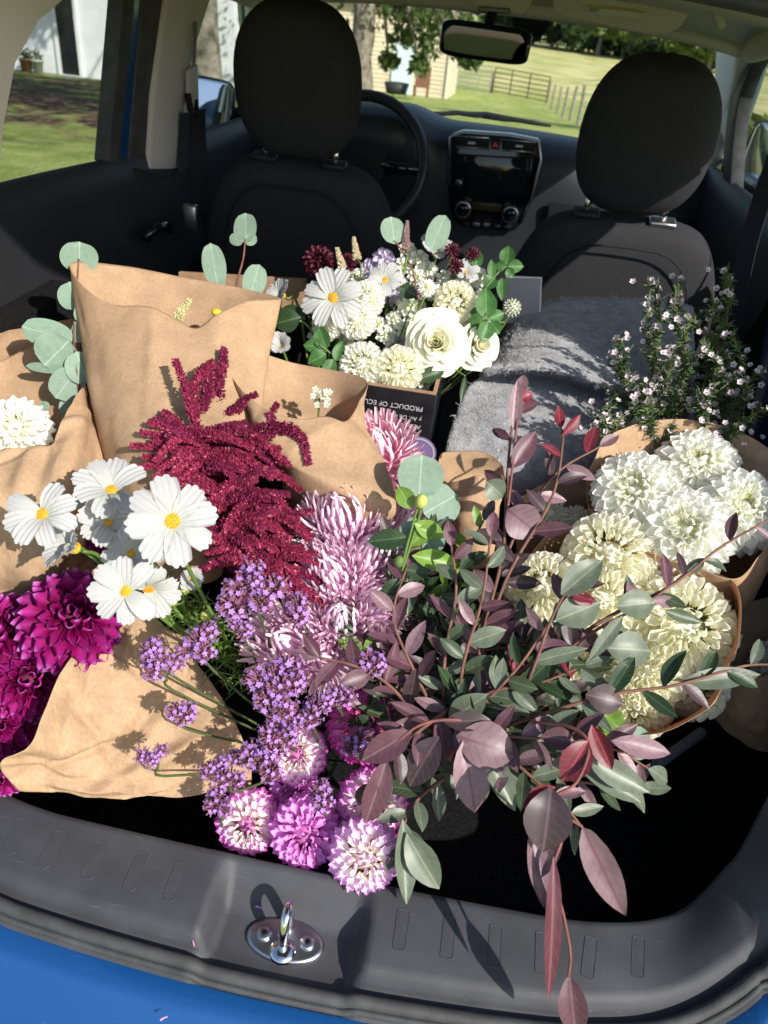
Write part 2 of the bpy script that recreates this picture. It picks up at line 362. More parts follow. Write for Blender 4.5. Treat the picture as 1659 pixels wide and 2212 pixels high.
# tan barn with lap siding
def barn():
    c = on(1, 40, 963, 200); c.z = gz(c.x, c.y); L, H = 9.0, 3.4
    t = thing('tan_barn', 'tan barn with horizontal lap siding and a pale blue door', 'barn', (c.x, c.y, c.z))
    sm = mat('tan_siding', lincol=(.58, .50, .36), rough=.8, noi=(3, .08), rand=.05)
    x0 = c.x-L
    MB().box((c.x-L/2, c.y+3.05, c.z+H/2-.1), (L-.02, 6, H+.2)).put('wall', sm, t)
    n = 19; ph = H/n
    me = None
    for i in range(n):
        m = MB(); z = i*ph
        m.prism([(-L, 0, 0), (-L, -.045, 0), (-L, -.012, ph), (-L, 0, ph)], (L, 0, 0))
        if me is None: me = m.me('siding_plank', sm, False)
        part('siding_plank', me, t, Matrix.Translation((c.x, c.y+.05, c.z+z)))
    MB().box((c.x+.02, c.y-.03, c.z+H/2), (.14, .1, H)).put('corner_board', mat('cream_board', lincol=(.66, .6, .48)), t)
    d = MB().box((c.x-2.1, c.y-.02, c.z+.98), (1.0, .09, 1.96)).put('door', mat('pale_blue_door', lincol=(.55, .66, .68), rough=.5), t)
    MB().box((c.x-1.7, c.y-.08, c.z+1), (.06, .06, .12)).put('handle', blkM, d)
    MB().prism([(x0-.3, c.y-.4, c.z+H-.02), (x0-.3, c.y+6.5, c.z+H-.02), (x0-.3, c.y+3, c.z+H+1.5)], (L+.6, 0, 0)).put('roof', MATS['roof_shingle'], t)
    return c
bc = barn()
rustM = mat('rusty_metal', lincol=(.16, .075, .05), rough=.8, noi=(12, .4)); galvM = mat('galvanised', lincol=(.42, .43, .43), rough=.45, metal=.4)
fp = thing('fire_pit', 'dark round metal fire pit on the lawn before the barn', 'fire pit', tuple(on(2, gz(-6, 34), 855, 205)))
p = WM[fp.name].translation; MB().lathe([(.001, .12), (.35, .12), (.5, .45), (.53, .45), (.42, .05), (.3, .04), (.001, .05)], 14, Matrix.Translation(p)).put('bowl', mat('black_iron', lincol=(.03, .03, .03)), fp, smooth=True)
for a in (0.3, 2.4, 4.5): MB().tube([p+Vector((.3*math.cos(a), .3*math.sin(a), .12)), p+Vector((.42*math.cos(a), .42*math.sin(a), -.03))], .03, 5).put('leg', MATS['black_iron'], fp)
p = Vector(on(2, gz(-5, 32), 908, 208)); ch = thing('garden_chair', 'rusty brown wooden lawn chair in front of the barn', 'chair', p)
wood = mat('brown_wood', lincol=(.2, .10, .06), rough=.8)
MB().box((p.x, p.y, p.z+.35), (.6, .55, .06)).put('seat', wood, ch); MB().box((p.x, p.y+.3, p.z+.68), (.6, .06, .7)).put('backrest', wood, ch)
for sx in (-.26, .26):
    for sy in (-.22, .22): MB().box((p.x+sx, p.y+sy, p.z+.15), (.06, .06, .36)).put('leg', wood, ch)

# gates and fence
def gate(p0, p1, h, m, label):
    t = thing('field_gate', label, 'gate', p0); p0 = Vector(p0); p1 = Vector(p1); n = 6
    for i in range(n):
        z = .12+(h-.12)*i/(n-1); MB().tube([p0+Vector((0, 0, z)), p1+Vector((0, 0, z))], .024, 6).put('rail', m, t)
    for f in (0, .33, .66, 1): q = p0.lerp(p1, f); MB().tube([q+Vector((0, 0, .05)), q+Vector((0, 0, h))], .03, 6).put('upright', m, t)
def gpt(x, Y):  # ground point in column x at distance Y
    p = on(1, Y, x, 200); return Vector((p.x, p.y, gz(p.x, p.y)))
gate(gpt(985, 50), gpt(1056, 49), 1.25, galvM, 'galvanised tubular field gate beside the tan barn')
gate(gpt(1063, 49), gpt(1183, 46), 1.25, rustM, 'rusty red tubular field gate next to the galvanised one')
postM = mat('fence_post', lincol=(.22, .2, .17), rough=.9, noi=(10, .3))
fl = [(1060, 49), (1186, 46), (1197, 42), (1212, 37), (1226, 33), (1243, 29), (1262, 26), (1290, 23), (1330, 20)]
for i, (x, Y) in enumerate(fl):
    q = gpt(x, Y); hh = 1.05
    tag(MB().tube([q-Vector((0, 0, .1)), q+Vector((0, 0, hh*.6)), q+Vector((.02*(i % 3-1), 0, hh))], [.055, .05, .048], 8).put('fence_post', postM, smooth=False), 'gate post between the two field gates' if i == 0 else 'grey wooden post of the wire fence running from the gates', 'fence post', 'posts of the field fence')
wire = MB()
for z in (.45, .8, 1.15): wire.tube([gpt(x, Y)+Vector((0, 0, z)) for x, Y in fl[1:]], .006, 4)
tag(wire.put('fence_wire', galvM), 'thin wire strands strung between the field fence posts', 'wire')

# ================================================================== THE CAR
car = thing('blue_hatchback', 'blue hatchback car with its tailgate open and boot full of flowers', 'car')
blackP = mat('black_plastic', lincol=(.014, .0145, .017), rough=.55, spec=.4, bump=(900, .25, .0006), noi=(6, .12))
sillP = mat('sill_plastic', lincol=(.042, .043, .049), rough=.6, spec=.4, bump=(1300, .35, .0006), noi=(18, .22))
def scuffs(m, c, lo, hi, sc):
    N = m.node_tree.nodes; L = m.node_tree.links; b = N['Principled BSDF']; src = b.inputs['Base Color'].links[0].from_socket; tc = N.new('ShaderNodeTexCoord'); prev = src
    for ang, s_ in ((.6, sc), (-.35, sc*1.3)):
        mp = N.new('ShaderNodeMapping'); mp.inputs['Rotation'].default_value = (0, 0, ang); mp.inputs['Scale'].default_value = s_; L.new(tc.outputs['Object'], mp.inputs[0])
        n = N.new('ShaderNodeTexNoise'); n.inputs['Scale'].default_value = 1; n.inputs['Detail'].default_value = 5; L.new(mp.outputs[0], n.inputs['Vector'])
        r = N.new('ShaderNodeMapRange'); r.inputs[1].default_value = lo; r.inputs[2].default_value = hi; L.new(n.outputs[0], r.inputs[0])
        mx = N.new('ShaderNodeMixRGB'); L.new(r.outputs[0], mx.inputs[0]); L.new(prev, mx.inputs[1]); mx.inputs[2].default_value = (*c, 1); prev = mx.outputs[0]
    L.new(prev, b.inputs['Base Color'])
scuffs(sillP, (.14, .137, .135), .68, .90, Vector((25, 420, 200)))
softP = mat('soft_black', lincol=(.018, .018, .02), rough=.8, spec=.2)
carpet = mat('black_carpet', lincol=(.012, .012, .013), rough=1, spec=.05, noi=(200, .5), bump=(500, .6, .002))
fabric = mat('seat_fabric', lincol=(.030, .030, .033), rough=.95, spec=.15, bump=(1500, .5, .0008), noi=(700, .35))
headl = mat('headliner', lincol=(.72, .68, .63), rough=.95, spec=.1, bump=(800, .2, .0006))
trimL = mat('pale_trim', lincol=(.52, .50, .48), rough=.6, spec=.3)
rubber = mat('rubber', lincol=(.05, .05, .052), rough=.65, spec=.3, noi=(40, .3), bump=(300, .3, .001))
chrome = mat('chrome', lincol=(.72, .72, .72), rough=.12, metal=1)
satin = mat('satin_silver', lincol=(.5, .51, .52), rough=.3, metal=1)
gloss = mat('gloss_black', lincol=(.008, .008, .01), rough=.12, spec=.5)
screenM = mat('dark_screen', lincol=(.012, .012, .014), rough=.06, spec=.5)
mirM = mat('mirror_glass', lincol=(.85, .86, .87), rough=.02, metal=1)
darkmir = mat('dim_mirror', lincol=(.05, .052, .056), rough=.03, metal=1)
def paint():
    m = mat('blue_paint', lincol=(.006, .075, .25), rough=.35, spec=.5, coat=1, metal=.35)
    N = m.node_tree.nodes; L = m.node_tree.links; b = N['Principled BSDF']
    v = N.new('ShaderNodeTexNoise'); v.inputs['Scale'].default_value = 60; v.inputs['Detail'].default_value = 8; r = N.new('ShaderNodeMapRange')
    r.inputs[1].default_value = .35; r.inputs[2].default_value = .75; r.inputs[3].default_value = .02; r.inputs[4].default_value = .16
    L.new(v.outputs[0], r.inputs[0]); L.new(r.outputs[0], b.inputs['Coat Roughness'])
    return m
blue = paint(); scuffs(blue, (.12, .22, .38), .70, .86, Vector((30, 300, 200)))
glassS = glass_mat('tinted_side_glass', (.62, .66, .66), .05); glassW = glass_mat('windscreen_glass', (.9, .93, .9), .03)

# raised tailgate above the boot
TG = lambda x, t, h=0: Vector((x, .60-.85*t+.52*h, 1.50+.53*t+.85*h))
def tgslab(name, x0, x1, t0, t1, h0, h1, m, par):
    P = [TG(x, t, h) for h in (h0, h1) for x, t in ((x0, t0), (x1, t0), (x1, t1), (x0, t1))]
    return part(name, mesh(name, P, [(3, 2, 1, 0), (4, 5, 6, 7), (0, 1, 5, 4), (1, 2, 6, 5), (2, 3, 7, 6), (3, 0, 4, 7)], m, False), par)
tg = tgslab('tailgate', -.56, .56, .52, 1.02, .0, .05, blue, car)
for a_, b_ in ((-.56, -.49), (.49, .56)): tgslab('tailgate_frame', a_, b_, .02, .519, .0, .05, blue, tg)
tgslab('tailgate_lining', -.54, .54, .53, 1.0, -.02, -.001, blackP, tg); tgslab('rear_window', -.489, .489, .03, .519, .02, .026, glass_mat('privacy_glass', (.16, .17, .17), .06), tg)
# --- boot opening: stations along the loop from the sill centre to the roof (right pillar shaped forward to let the sun in)
def loopR(up):
    O = [Vector((x, -.018+.2*x*x, .63)) for x in np.linspace(0, .26, 53)]
    N_ = [Vector((x, .058+.06*x*x, .638)) for x in np.linspace(0, .26, 53)]
    for (u, v, y) in [((1280, 2150), (1300, 1993), .001), ((1400, 2145), (1400, 1989), .012), ((1500, 2110), (1480, 1960), .028), ((1600, 2040), (1560, 1880), .052), ((1659, 1960), (1622, 1790), .075)]:
        O.append(on(1, y, *u)); N_.append(on(1, y+.066, *v))
    for o in up:
        O.append(Vector(o)); N_.append(Vector(o)+Vector((0, .07, .0)))
    return O, N_
def fine(O, N_):
    return O[:52]+[Vector(p) for p in cr(O[52:], 4)], N_[:52]+[Vector(p) for p in cr(N_[52:], 4)]
O, N_ = fine(*loopR([(.49, .19, .88), (.53, .34, .95), (.55, .46, 1.04), (.55, .55, 1.16), (.53, .60, 1.28), (.46, .63, 1.37), (.27, .64, 1.40), (0, .645, 1.41)]))
OL, NL = fine(*loopR([(.46, .12, .86), (.50, .20, .95), (.53, .28, 1.08), (.54, .37, 1.2), (.54, .46, 1.31), (.48, .55, 1.385), (.27, .63, 1.405), (0, .645, 1.41)]))
mir = lambda L: [Vector((-p.x, p.y, p.z)) for p in L[:0:-1]]
OO = mir(OL)+O; NN = mir(NL)+N_
cen = Vector((0, .2, 1.0)); n = len(OO); outs = []
for i in range(n):
    t = (OO[min(i+1, n-1)]-OO[max(i-1, 0)]).normalized(); e = t.cross(Vector((0, 1, 0))).normalized()
    if e.dot(OO[i]-cen) < 0: e = -e
    outs.append(e)
back = Vector((0, -1, 0))
def rec(x): return 1-smooth(.064, .080, abs(x))
def offs(i, o, b):  # a point o outward, b rearward of the plateau edge
    k = .45 if OO[i].z > .9 else 1
    return OO[i]+outs[i]*o+back*b*k
rows = []; seal = []; paintrows = []
for i in range(n):
    o, q, e = OO[i], NN[i], outs[i]; r = rec(o.x) if o.z < .7 else 0
    dz = Vector((0, 0, -1))
    pro = [q+e*.17+Vector((0, .03, 0)), q+e*.03+Vector((0, .006, 0)), q+e*.004+Vector((0, .003, 0)), q+e*.002*r]
    for f, d in ((.08, .005), (.3, .020), (.45, .030), (.55, .031), (.93, .030)): pro.append(q.lerp(o, f)+dz*d*r)
    pro += [o+dz*.029*r+e*.0012, o+back*.005+e*(.005)+dz*.024*r, o+back*.009+e*.016+dz*.013*r, offs(i, .021, .012)+dz*.008*r, offs(i, .022, .017)+dz*.008*r, offs(i, .0215, .030)+dz*.006*r, offs(i, .027, .036)]
    rows.append(pro)
    seal.append((offs(i, .0165, .0225)+dz*.006*r))
    pr = []
    for (a, b) in ((.0262, .0345), (.026, .037), (.030, .050), (.0325, .056), (.036, .058), (.062, .115), (.10, .15), (.22, .165), (.34, .15)): pr.append(offs(i, a, b))
    paintrows.append(pr)
sill = MB().grid(rows).put('sill_trim', sillP, car, smooth=True)
MB().grid(paintrows).put('rear_body', blue, car, smooth=True)
MB().tube(seal, .0062, 8).put('weather_strip', rubber, car, smooth=True)
MB().tube([p+outs[i]*.004+back*.0075 for i, p in enumerate(seal)], .0035, 6).put('seal_lip', rubber, car, smooth=True)
# tread ribs: rounded raised rectangles on the plateau
def rib_mesh():
    b = MB(); L_, W_ = .038, .0125; P = []
    for cx, cy, a0 in ((L_/2-.003, W_/2-.003, 0), (-L_/2+.003, W_/2-.003, 90), (-L_/2+.003, -W_/2+.003, 180), (L_/2-.003, -W_/2+.003, 270)):
        for k in range(5): a = rad(a0+k*22.5); P.append((cx+.003*math.cos(a), cy+.003*math.sin(a)))
    G = [[(x*s, y*(1-(1-s)*3), z) for x, y in P] for s, z in ((1.02, -.002), (1.0, .0003), (.985, .0007), (.965, .0006), (.95, .0002))]
    b.grid(G, cv=True); k = len(b.V); b.F.append(tuple(range(k-len(P), k)))
    return b.me('tread_rib', sillP, False)
rm = rib_mesh()
for (x, y) in [(30, 1810), (112, 1833), (205, 1855), (295, 1878), (382, 1895), (870, 1988), (970, 2008), (1070, 2023), (1170, 2033), (1272, 2050), (1377, 2062)]:
    q = on(2, .634, x, y); i = min(range(n), key=lambda k: (abs(OO[k].lerp(NN[k], .5).x-q.x) if OO[k].z < .8 else 9))
    X = NN[i]-OO[i]; T = (OO[min(i+1, n-1)]-OO[max(i-1, 0)]).normalized(); Z = X.cross(T); Z = Z if Z.z > 0 else -Z
    c_ = OO[i].lerp(NN[i], .5)+T*(q.x-OO[i].lerp(NN[i], .5).x)
    part('tread_rib', rm, sill, basis(X, Z, c_))
# striker
st = Vector((0, .004, .6025))
stk = MB().lathe([(.001, .0035), (.030, .0035), (.0335, .0028), (.0345, .0012), (.0345, -.004)], 36, Matrix.Translation(st) @ Matrix.Diagonal((1.12, .62, 1, 1))).put('latch_striker', satin, car, smooth=True)
lp = [(0, -.010, .002), (0, -.0105, .022), (0, -.009, .038), (0, -.003, .047), (0, .005, .048), (0, .011, .043), (0, .013, .028), (0, .0135, .002)]
MB().tube([st+Vector(p) for p in cr(lp, 4)], .0046, 12).put('loop', chrome, stk, smooth=True)
MB().lathe([(.001, .007), (.009, .0065), (.0125, .004), (.0135, .002)], 20, Matrix.Translation(st+Vector((0, -.0105, 0)))).put('collar', chrome, stk, smooth=True)
for s in (-1, 1):
    sc = MB().lathe([(.001, .0064), (.0062, .0062), (.0075, .0052), (.008, .0035)], 20, Matrix.Translation(st+Vector((s*.0215, .001, 0)))).put('screw', satin, stk, smooth=True)
    star = MB(); pts = [((.0036 if k % 2 else .0019)*math.cos(k*math.pi/6), (.0036 if k % 2 else .0019)*math.sin(k*math.pi/6)) for k in range(12)]
    star.prism([(st.x+s*.0215+a, st.y+.001+b, st.z+.0060) for a, b in pts], (0, 0, .0007)).put('screw_socket', gloss, stk)
# boot floor, side walls, folded rear seat
MB().box((0, .34, .455), (1.16, .62, .05)).put('boot_floor', carpet, car)
for s in (-1, 1):
    MB().box((s*.615, .42, .68), (.06, .80, .50)).put('boot_wall', carpet, car)
fs = MB().box((0, 1.0, .56), (1.08, .76, .14)).put('folded_rear_seat', fabric, car, smooth=True, bevel=.03)
MB().box((0, 1.75, .34), (1.3, 2.9, .05)).put('cabin_floor', carpet, car)

# seats
def superell(a, b, c, e1, e2, nu=24, nv=40, shape=None):
    sg = lambda v, p: math.copysign(abs(v)**p, v)
    G = []
    for i in range(nu+1):
        u = -math.pi/2+math.pi*i/nu; r = []
        for j in range(nv):
            v = 2*math.pi*j/nv
            p = [a*sg(math.cos(u), e1)*sg(math.cos(v), e2), b*sg(math.cos(u), e1)*sg(math.sin(v), e2), c*sg(math.sin(u), e1)]
            if shape: p = shape(*p)
            r.append(p)
        G.append(r)
    return MB().grid(G, cv=True)
def seat(sx, y, zt, hpx, label):
    lean = Matrix.Rotation(rad(14), 4, 'X')
    B = Matrix.Translation((sx, y, zt)) @ lean     # local z=0 is the top of the backrest
    s_ = superell(.24, .085, .36, .42, .5, shape=lambda x, yy, z: (x*(1-.16*smooth(.05, .36, z)), yy*(1-.25*smooth(0, .36, z))+.0*z, z-.36))
    b = MB().add(s_.V, s_.F, B); bo = b.put('backrest', fabric, car, smooth=True)
    tag(bo, label)
    # seam piping over the rear shell
    P = []
    for k in range(25):
        a = math.pi*(k/24); P.append(B @ Vector((.182*math.copysign(abs(math.cos(a))**.5, math.cos(a))*(1-.12*math.sin(a)), -.069-.006*math.sin(a), -.50+.478*math.sin(a)**.55 if math.sin(a) > 0 else -.5)))
    MB().tube(P, .0022, 5).put('piping', softP, bo, smooth=True)
    c = MB().box((0, .26, -.52), (.5, .52, .16)); 
    MB().add(c.V, c.F, B).put('cushion', fabric, car, smooth=True, bevel=.04)
    return B, bo
BL, boL = seat(-.345, 1.335, 1.075, None, 'driver seat backrest in deep shade')
BR, boR = seat(.345, 1.285, 1.055, None, 'passenger seat backrest crossed by a band of sunlight')
def headrest(B, w_, h_, dx, tilt, raise_):
    def shp(x, y, z):
        k = z/h_
        return (x*(1-.16*max(0, k)**1.5-.10*max(0, -k)**2+.02), y*(1+.1*k), z)
    s_ = superell(w_, .070, h_, .66, .72, 30, 48, shp)
    M = B @ Matrix.Translation((dx, .005, h_+raise_)) @ Matrix.Rotation(tilt, 4, 'Y')
    return MB().add(s_.V, s_.F, M), M
for B, bo, (w_, h_, dx, rs) in ((BL, boL, (.124, .141, .0, .012)), (BR, boR, (.121, .137, -.012, .016))):
    h, M = headrest(B, w_, h_, dx, 0, rs)
    ho = h.put('headrest', fabric, car, smooth=True)
    P = []
    for s in (-1, 1):
        MB().add(*(lambda q: (q.V, q.F))(MB().tube([(s*.075+dx, .005, -.03), (s*.075+dx, .005, .05)], .0065, 10)), B).put('headrest_post', chrome, bo, smooth=True)
        g = MB().box((s*.075+dx, -.002, .004), (.052, .034, .012)); MB().add(g.V, g.F, B).put('post_guide', blackP if s < 0 or B is BL else satin, bo, smooth=True, bevel=.004)

# dashboard: a profile lofted across the car, with an instrument hood on the driver's side
prof = [(1.98, .55), (2.02, .75), (2.03, .90), (2.03, 1.00), (2.045, 1.055), (2.08, 1.085), (2.2, 1.10), (2.42, 1.10), (2.42, .6)]
G = []
for x in np.linspace(-.68, .68, 69):
    hood = math.exp(-((x+.30)/.15)**4); row = []
    for (y, z) in prof:
        yy, zz = y, z
        if z > .98: zz += .045*hood*(1 if y < 2.3 else .2); yy -= .06*hood if y < 2.1 else 0
        if z > .95 and y < 2.1: zz -= .03*smooth(.2, .6, x); yy += .05*smooth(.2, .6, x)
        row.append((x, yy-.0+.10*(abs(x)/.68)**2*(-1 if y > 2.15 else 0), zz-.03*(abs(x)/.68)**2))
    G.append(row)
dashM = mat('dash_plastic', lincol=(.022, .025, .029), rough=.45, spec=.45, bump=(700, .3, .001), noi=(5, .1))
dash = MB().grid(G).put('dashboard', dashM, car, smooth=True)
sub = dash.modifiers.new('round', 'SUBSURF'); sub.levels = 1; sub.render_levels = 1
def slab(name, poly, Y, th, m, parent, bevel=0, tilt=0):
    P = [on(1, Y+(y-400)*tilt, x, y) for x, y in poly]
    return MB().prism(P, (0, th, 0)).put(name, m, parent, bevel=bevel, smooth=bool(bevel))
stack = slab('centre_stack', [(972, 292), (1000, 284), (1100, 291), (1166, 303), (1170, 345), (1150, 430), (1128, 482), (1110, 500), (1000, 490), (975, 470), (968, 400)], 1.995, .09, gloss, dash, .006)
fr = MB().tube([on(1, 1.99, *p) for p in [(971, 400), (972, 296), (1000, 286), (1100, 293), (1164, 305), (1168, 345), (1148, 430), (1127, 478)]], .004, 8); fr.put('silver_surround', satin, dash, smooth=True)
for poly in ([(982, 294), (1056, 298), (1055, 322), (984, 317)], [(1085, 301), (1158, 308), (1155, 330), (1084, 324)]):
    v = slab('air_vent', poly, 1.985, .02, softP, dash, .002)
    MB().tube([on(1, 1.982, *q_) for q_ in poly], .0022, 6, closed=True).put('vent_frame', satin, dash, smooth=True)
    (x0, y0), (x1, y1), (x2, y2), (x3, y3) = poly
    for f in (.3, .55, .8): MB().tube([on(1, 1.981, x0+4+(x3-x0)*f, y0+(y3-y0)*f), on(1, 1.981, x1-4+(x2-x1)*f, y1+(y2-y1)*f)], .0022, 6).put('vent_slat', blackP, dash)
    MB().tube([on(1, 1.977, (x0+x1)/2-8, (y0+y3)/2+3), on(1, 1.977, (x0+x1)/2+8, (y0+y3)/2+4)], .0035, 6).put('vent_tab', satin, dash)
slab('hazard_button', [(1060, 299), (1080, 301), (1079, 324), (1060, 322)], 1.984, .02, softP, dash, .002)
tri = [(1070, 305), (1063, 317), (1077, 318)]
slab('hazard_triangle', tri, 1.981, .004, mat('hazard_red', lincol=(.6, .04, .04), rough=.4), dash)
slab('radio_bezel', [(978, 332), (1150, 342), (1143, 428), (980, 415)], 1.984, .02, gloss, dash, .002)
slab('touch_screen', [(1008, 336), (1140, 344), (1135, 424), (1006, 414)], 1.981, .006, screenM, dash, .001)
for (x, y, r_) in [(990, 396, .010), (1000, 452, .024), (1102, 463, .024)]:
    c = on(1, 1.978, x, y); M = Matrix.Translation(c) @ Matrix.Rotation(rad(90), 4, 'X')
    k = MB().lathe([(r_, -.012), (r_, .006), (r_*.93, .009), (r_*.8, .009)], 28, M).put('knob_ring', satin, dash, smooth=True)
    MB().lathe([(.0005, .012), (r_*.66, .012), (r_*.74, .008), (r_*.78, .002)], 28, M).put('knob', gloss, dash, smooth=True)
slab('climate_panel', [(1020, 437), (1085, 442), (1082, 458), (1021, 453)], 1.984, .01, mat('amber_lcd', lincol=(.06, .04, .015), rough=.2), dash, .001)
for i in range(5):
    x = 1000+i*22; slab('toggle_button', [(x, 480+i), (x+14, 481+i), (x+14, 489+i), (x, 488+i)], 1.984, .01, satin if i in (1, 2) else blackP, dash, .001)
slab('glovebox', [(1185, 440), (1500, 470), (1500, 620), (1170, 580)], 2.0, .02, blackP, dash, .004)
cons = MB().box((0, 1.66, .53), (.22, .74, .36)).put('centre_console', softP, car, smooth=True, bevel=.03)
MB().tube([Vector((0, 1.72, .70)), Vector((0, 1.715, .80))], .012, 8).put('gear_lever', softP, cons, smooth=True)
MB().ball((0, 1.713, .815), .024, 12, 8).put('gear_knob', gloss, cons, smooth=True)
# instrument cluster and steering wheel
c = on(1, 1.93, 778, 352)
Mw = Matrix.Translation(c) @ Matrix.Rotation(rad(-24), 4, 'X') @ Matrix.Rotation(rad(90), 4, 'X')
def ringpts(r, n=48, z=0): return [Mw @ Vector((r*math.cos(2*math.pi*k/n), r*math.sin(2*math.pi*k/n), z)) for k in range(n)]
wheel = MB().tube(ringpts(.178), .0155, 12, closed=True).put('steering_wheel', mat('leather', lincol=(.025, .027, .03), rough=.4, spec=.45), car, smooth=True)
hub = superell(.075, .06, .022, .6, .7); MB().add(hub.V, hub.F, Mw).put('hub', softP, wheel, smooth=True)
for a in (0, 180, 270):
    d = Vector((math.cos(rad(a)), math.sin(rad(a)), 0)); MB().tube([Mw @ (d*.05), Mw @ (d*.17)], [.02, .014], 8).put('spoke', softP if a != 0 else gloss, wheel, smooth=True)
slab('instrument_cluster', [(700, 300), (860, 300), (870, 345), (700, 345)], 2.02, .03, gloss, dash, .005)
# roof, header, pillars
rb = MB(); G = []
for y in np.linspace(.70, 1.86, 16):
    G.append([(x, y, 1.432-.04*(abs(x)/.6)**3-.035*smooth(1.72, 1.86, y)) for x in np.linspace(-.62, .62, 25)])
rb.grid(G).put('headliner', headl, car, smooth=True)
G = [[(x, y, 1.49-.06*(abs(x)/.7)**3-.05*smooth(1.5, 1.95, y)) for x in np.linspace(-.70, .70, 25)] for y in np.linspace(.60, 1.96, 16)]
MB().grid(G).put('roof', blue, car, smooth=True)
MB().tube([Vector((x, 1.87, 1.392-.035*(abs(x)/.6)**3)) for x in np.linspace(-.6, .6, 25)], .02, 8).put('windscreen_header', headl, car, smooth=True)
for s in (-1, 1):
    sn = 'left' if s < 0 else 'right'
    # roof side rail
    P = [Vector((s*(sidex(1.37)+.0), y, z)) for y, z in ((.70, 1.36), (.8, 1.375), (1.2, 1.385), (1.6, 1.38), (1.85, 1.36))]
    MB().tube([Vector(p) for p in cr(P, 5)], .030, 10).put('roof_rail', headl, car, smooth=True)
    MB().tube([Vector(p)+Vector((s*.035, 0, .03)) for p in cr(P, 5)], .038, 10).put('roof_rail_outer', blue, car, smooth=True)
    # windscreen pillar
    P = [(s*.60, 1.84, 1.372), (s*.645, 2.0, 1.28), (s*.69, 2.2, 1.15), (s*.72, 2.36, 1.06)]
    MB().tube([Vector(p) for p in cr([Vector(q) for q in P], 6)], [.028]*19, 10).put('windscreen_pillar', headl, car, smooth=True)
    MB().tube([Vector(p)+Vector((s*.03, .03, .01)) for p in cr([Vector(q) for q in P], 6)], .028, 10).put('pillar_outer', blue, car, smooth=True)
    # rear quarter pillar with curved trim; right one slimmed to admit sun
    poly = ([(.52, .95), (.64, 1.12), (.70, 1.385)] if s > 0 else [(.30, .95), (.40, 1.12), (.58, 1.385)]) + ([(1.10, 1.372), (.97, 1.345), (.86, 1.30), (.80, 1.25), (.765, 1.17), (.745, 1.08), (.74, .95)] if s < 0 else [(1.0, 1.39), (.90, 1.38), (.83, 1.36), (.79, 1.31), (.765, 1.2), (.745, 1.08), (.74, .95)])
    MB().prism([Vector((s*sidex(z), y, z)) for y, z in poly], (s*.05, 0, 0)).put('rear_pillar', headl, car)
    MB().prism([Vector((s*(sidex(z)+.055), y-.02, z+.01)) for y, z in poly], (s*.04, 0, 0)).put('rear_pillar_outer', blue, car)
# side panels and door glass
for s in (-1, 1):
    if s < 0:
        dp = MB(); G = []
        for y in np.linspace(.66, 2.25, 30):
            bl = 1.088-.018*smooth(.7, 1.3, y)
            G.append([(s*.70, y, bl-.012), (s*.672, y, bl), (s*.655, y, bl-.006), (s*.648, y, bl-.05), (s*.64, y, bl-.15), (s*.615, y, bl-.24), (s*.60, y, bl-.27), (s*.635, y, bl-.31), (s*.63, y, .5), (s*.63, y, .32)])
        dp.grid(G).put('door_panel', blackP, car, smooth=True)
        MB().box((s*.74, 1.4, .68), (.05, 1.9, .68)).put('door_skin', blue, car, bevel=.015)
        h = MB().tube([Vector((s*.61, 1.13, .93)), Vector((s*.60, 1.16, .945)), Vector((s*.60, 1.22, .94)), Vector((s*.61, 1.25, .92))], .010, 8).put('door_pull', gloss, car, smooth=True)
    else:
        G = []
        for y in np.linspace(1.25, 2.25, 20):
            bl = 1.068
            G.append([(s*.70, y, bl-.012), (s*.672, y, bl), (s*.655, y, bl-.006), (s*.648, y, bl-.05), (s*.64, y, bl-.15), (s*.615, y, bl-.24), (s*.60, y, bl-.27), (s*.635, y, bl-.31), (s*.63, y, .5), (s*.63, y, .32)])
        MB().grid(G).put('door_panel', blackP, car, smooth=True)
        MB().box((s*.74, 1.75, .72), (.05, 1.2, .72)).put('door_skin', blue, car, bevel=.015)
        G = [[(s*.66, y, z) for z in (.32, .9, 1.06, 1.075)]+[(s*.71, y, 1.06), (s*.71, y, .32)] for y in (.66, .9, 1.14)]
        MB().grid(G).put('rear_door_panel', blackP, car)
def sidepiece(name, poly, s, th, m, inset=0, bevel=0):
    P = [onside(x, y, s)-Vector((s*inset, 0, 0)) for x, y in poly]
    return MB().prism(P, (s*th, 0, 0)).put(name, m, car, bevel=bevel, smooth=bool(bevel))
sidepiece('door_frame', [(230, 350), (262, 0), (268, -60), (296, -60), (288, 0), (254, 352)], -1, .03, rubber, .004, .003)
sidepiece('painted_door_edge', [(253, 352), (288, 0), (294, -60), (312, -60), (302, 0), (272, 358)], -1, .03, blue, .002)
sidepiece('door_seal', [(271, 360), (302, 0), (310, -60), (365, -60), (346, 0), (318, 200), (308, 366)], -1, .04, rubber, .006, .004)
bp_ = sidepiece('centre_pillar', [(307, 366), (317, 200), (345, 0), (360, -60), (470, -60), (440, 0), (403, 120), (385, 240), (372, 372)], -1, .045, trimL, .016, .008)
sidepiece('pillar_lower_trim', [(275, 358), (330, 372), (415, 376), (415, 560), (330, 700), (275, 700)], -1, .03, softP, .018, .006)
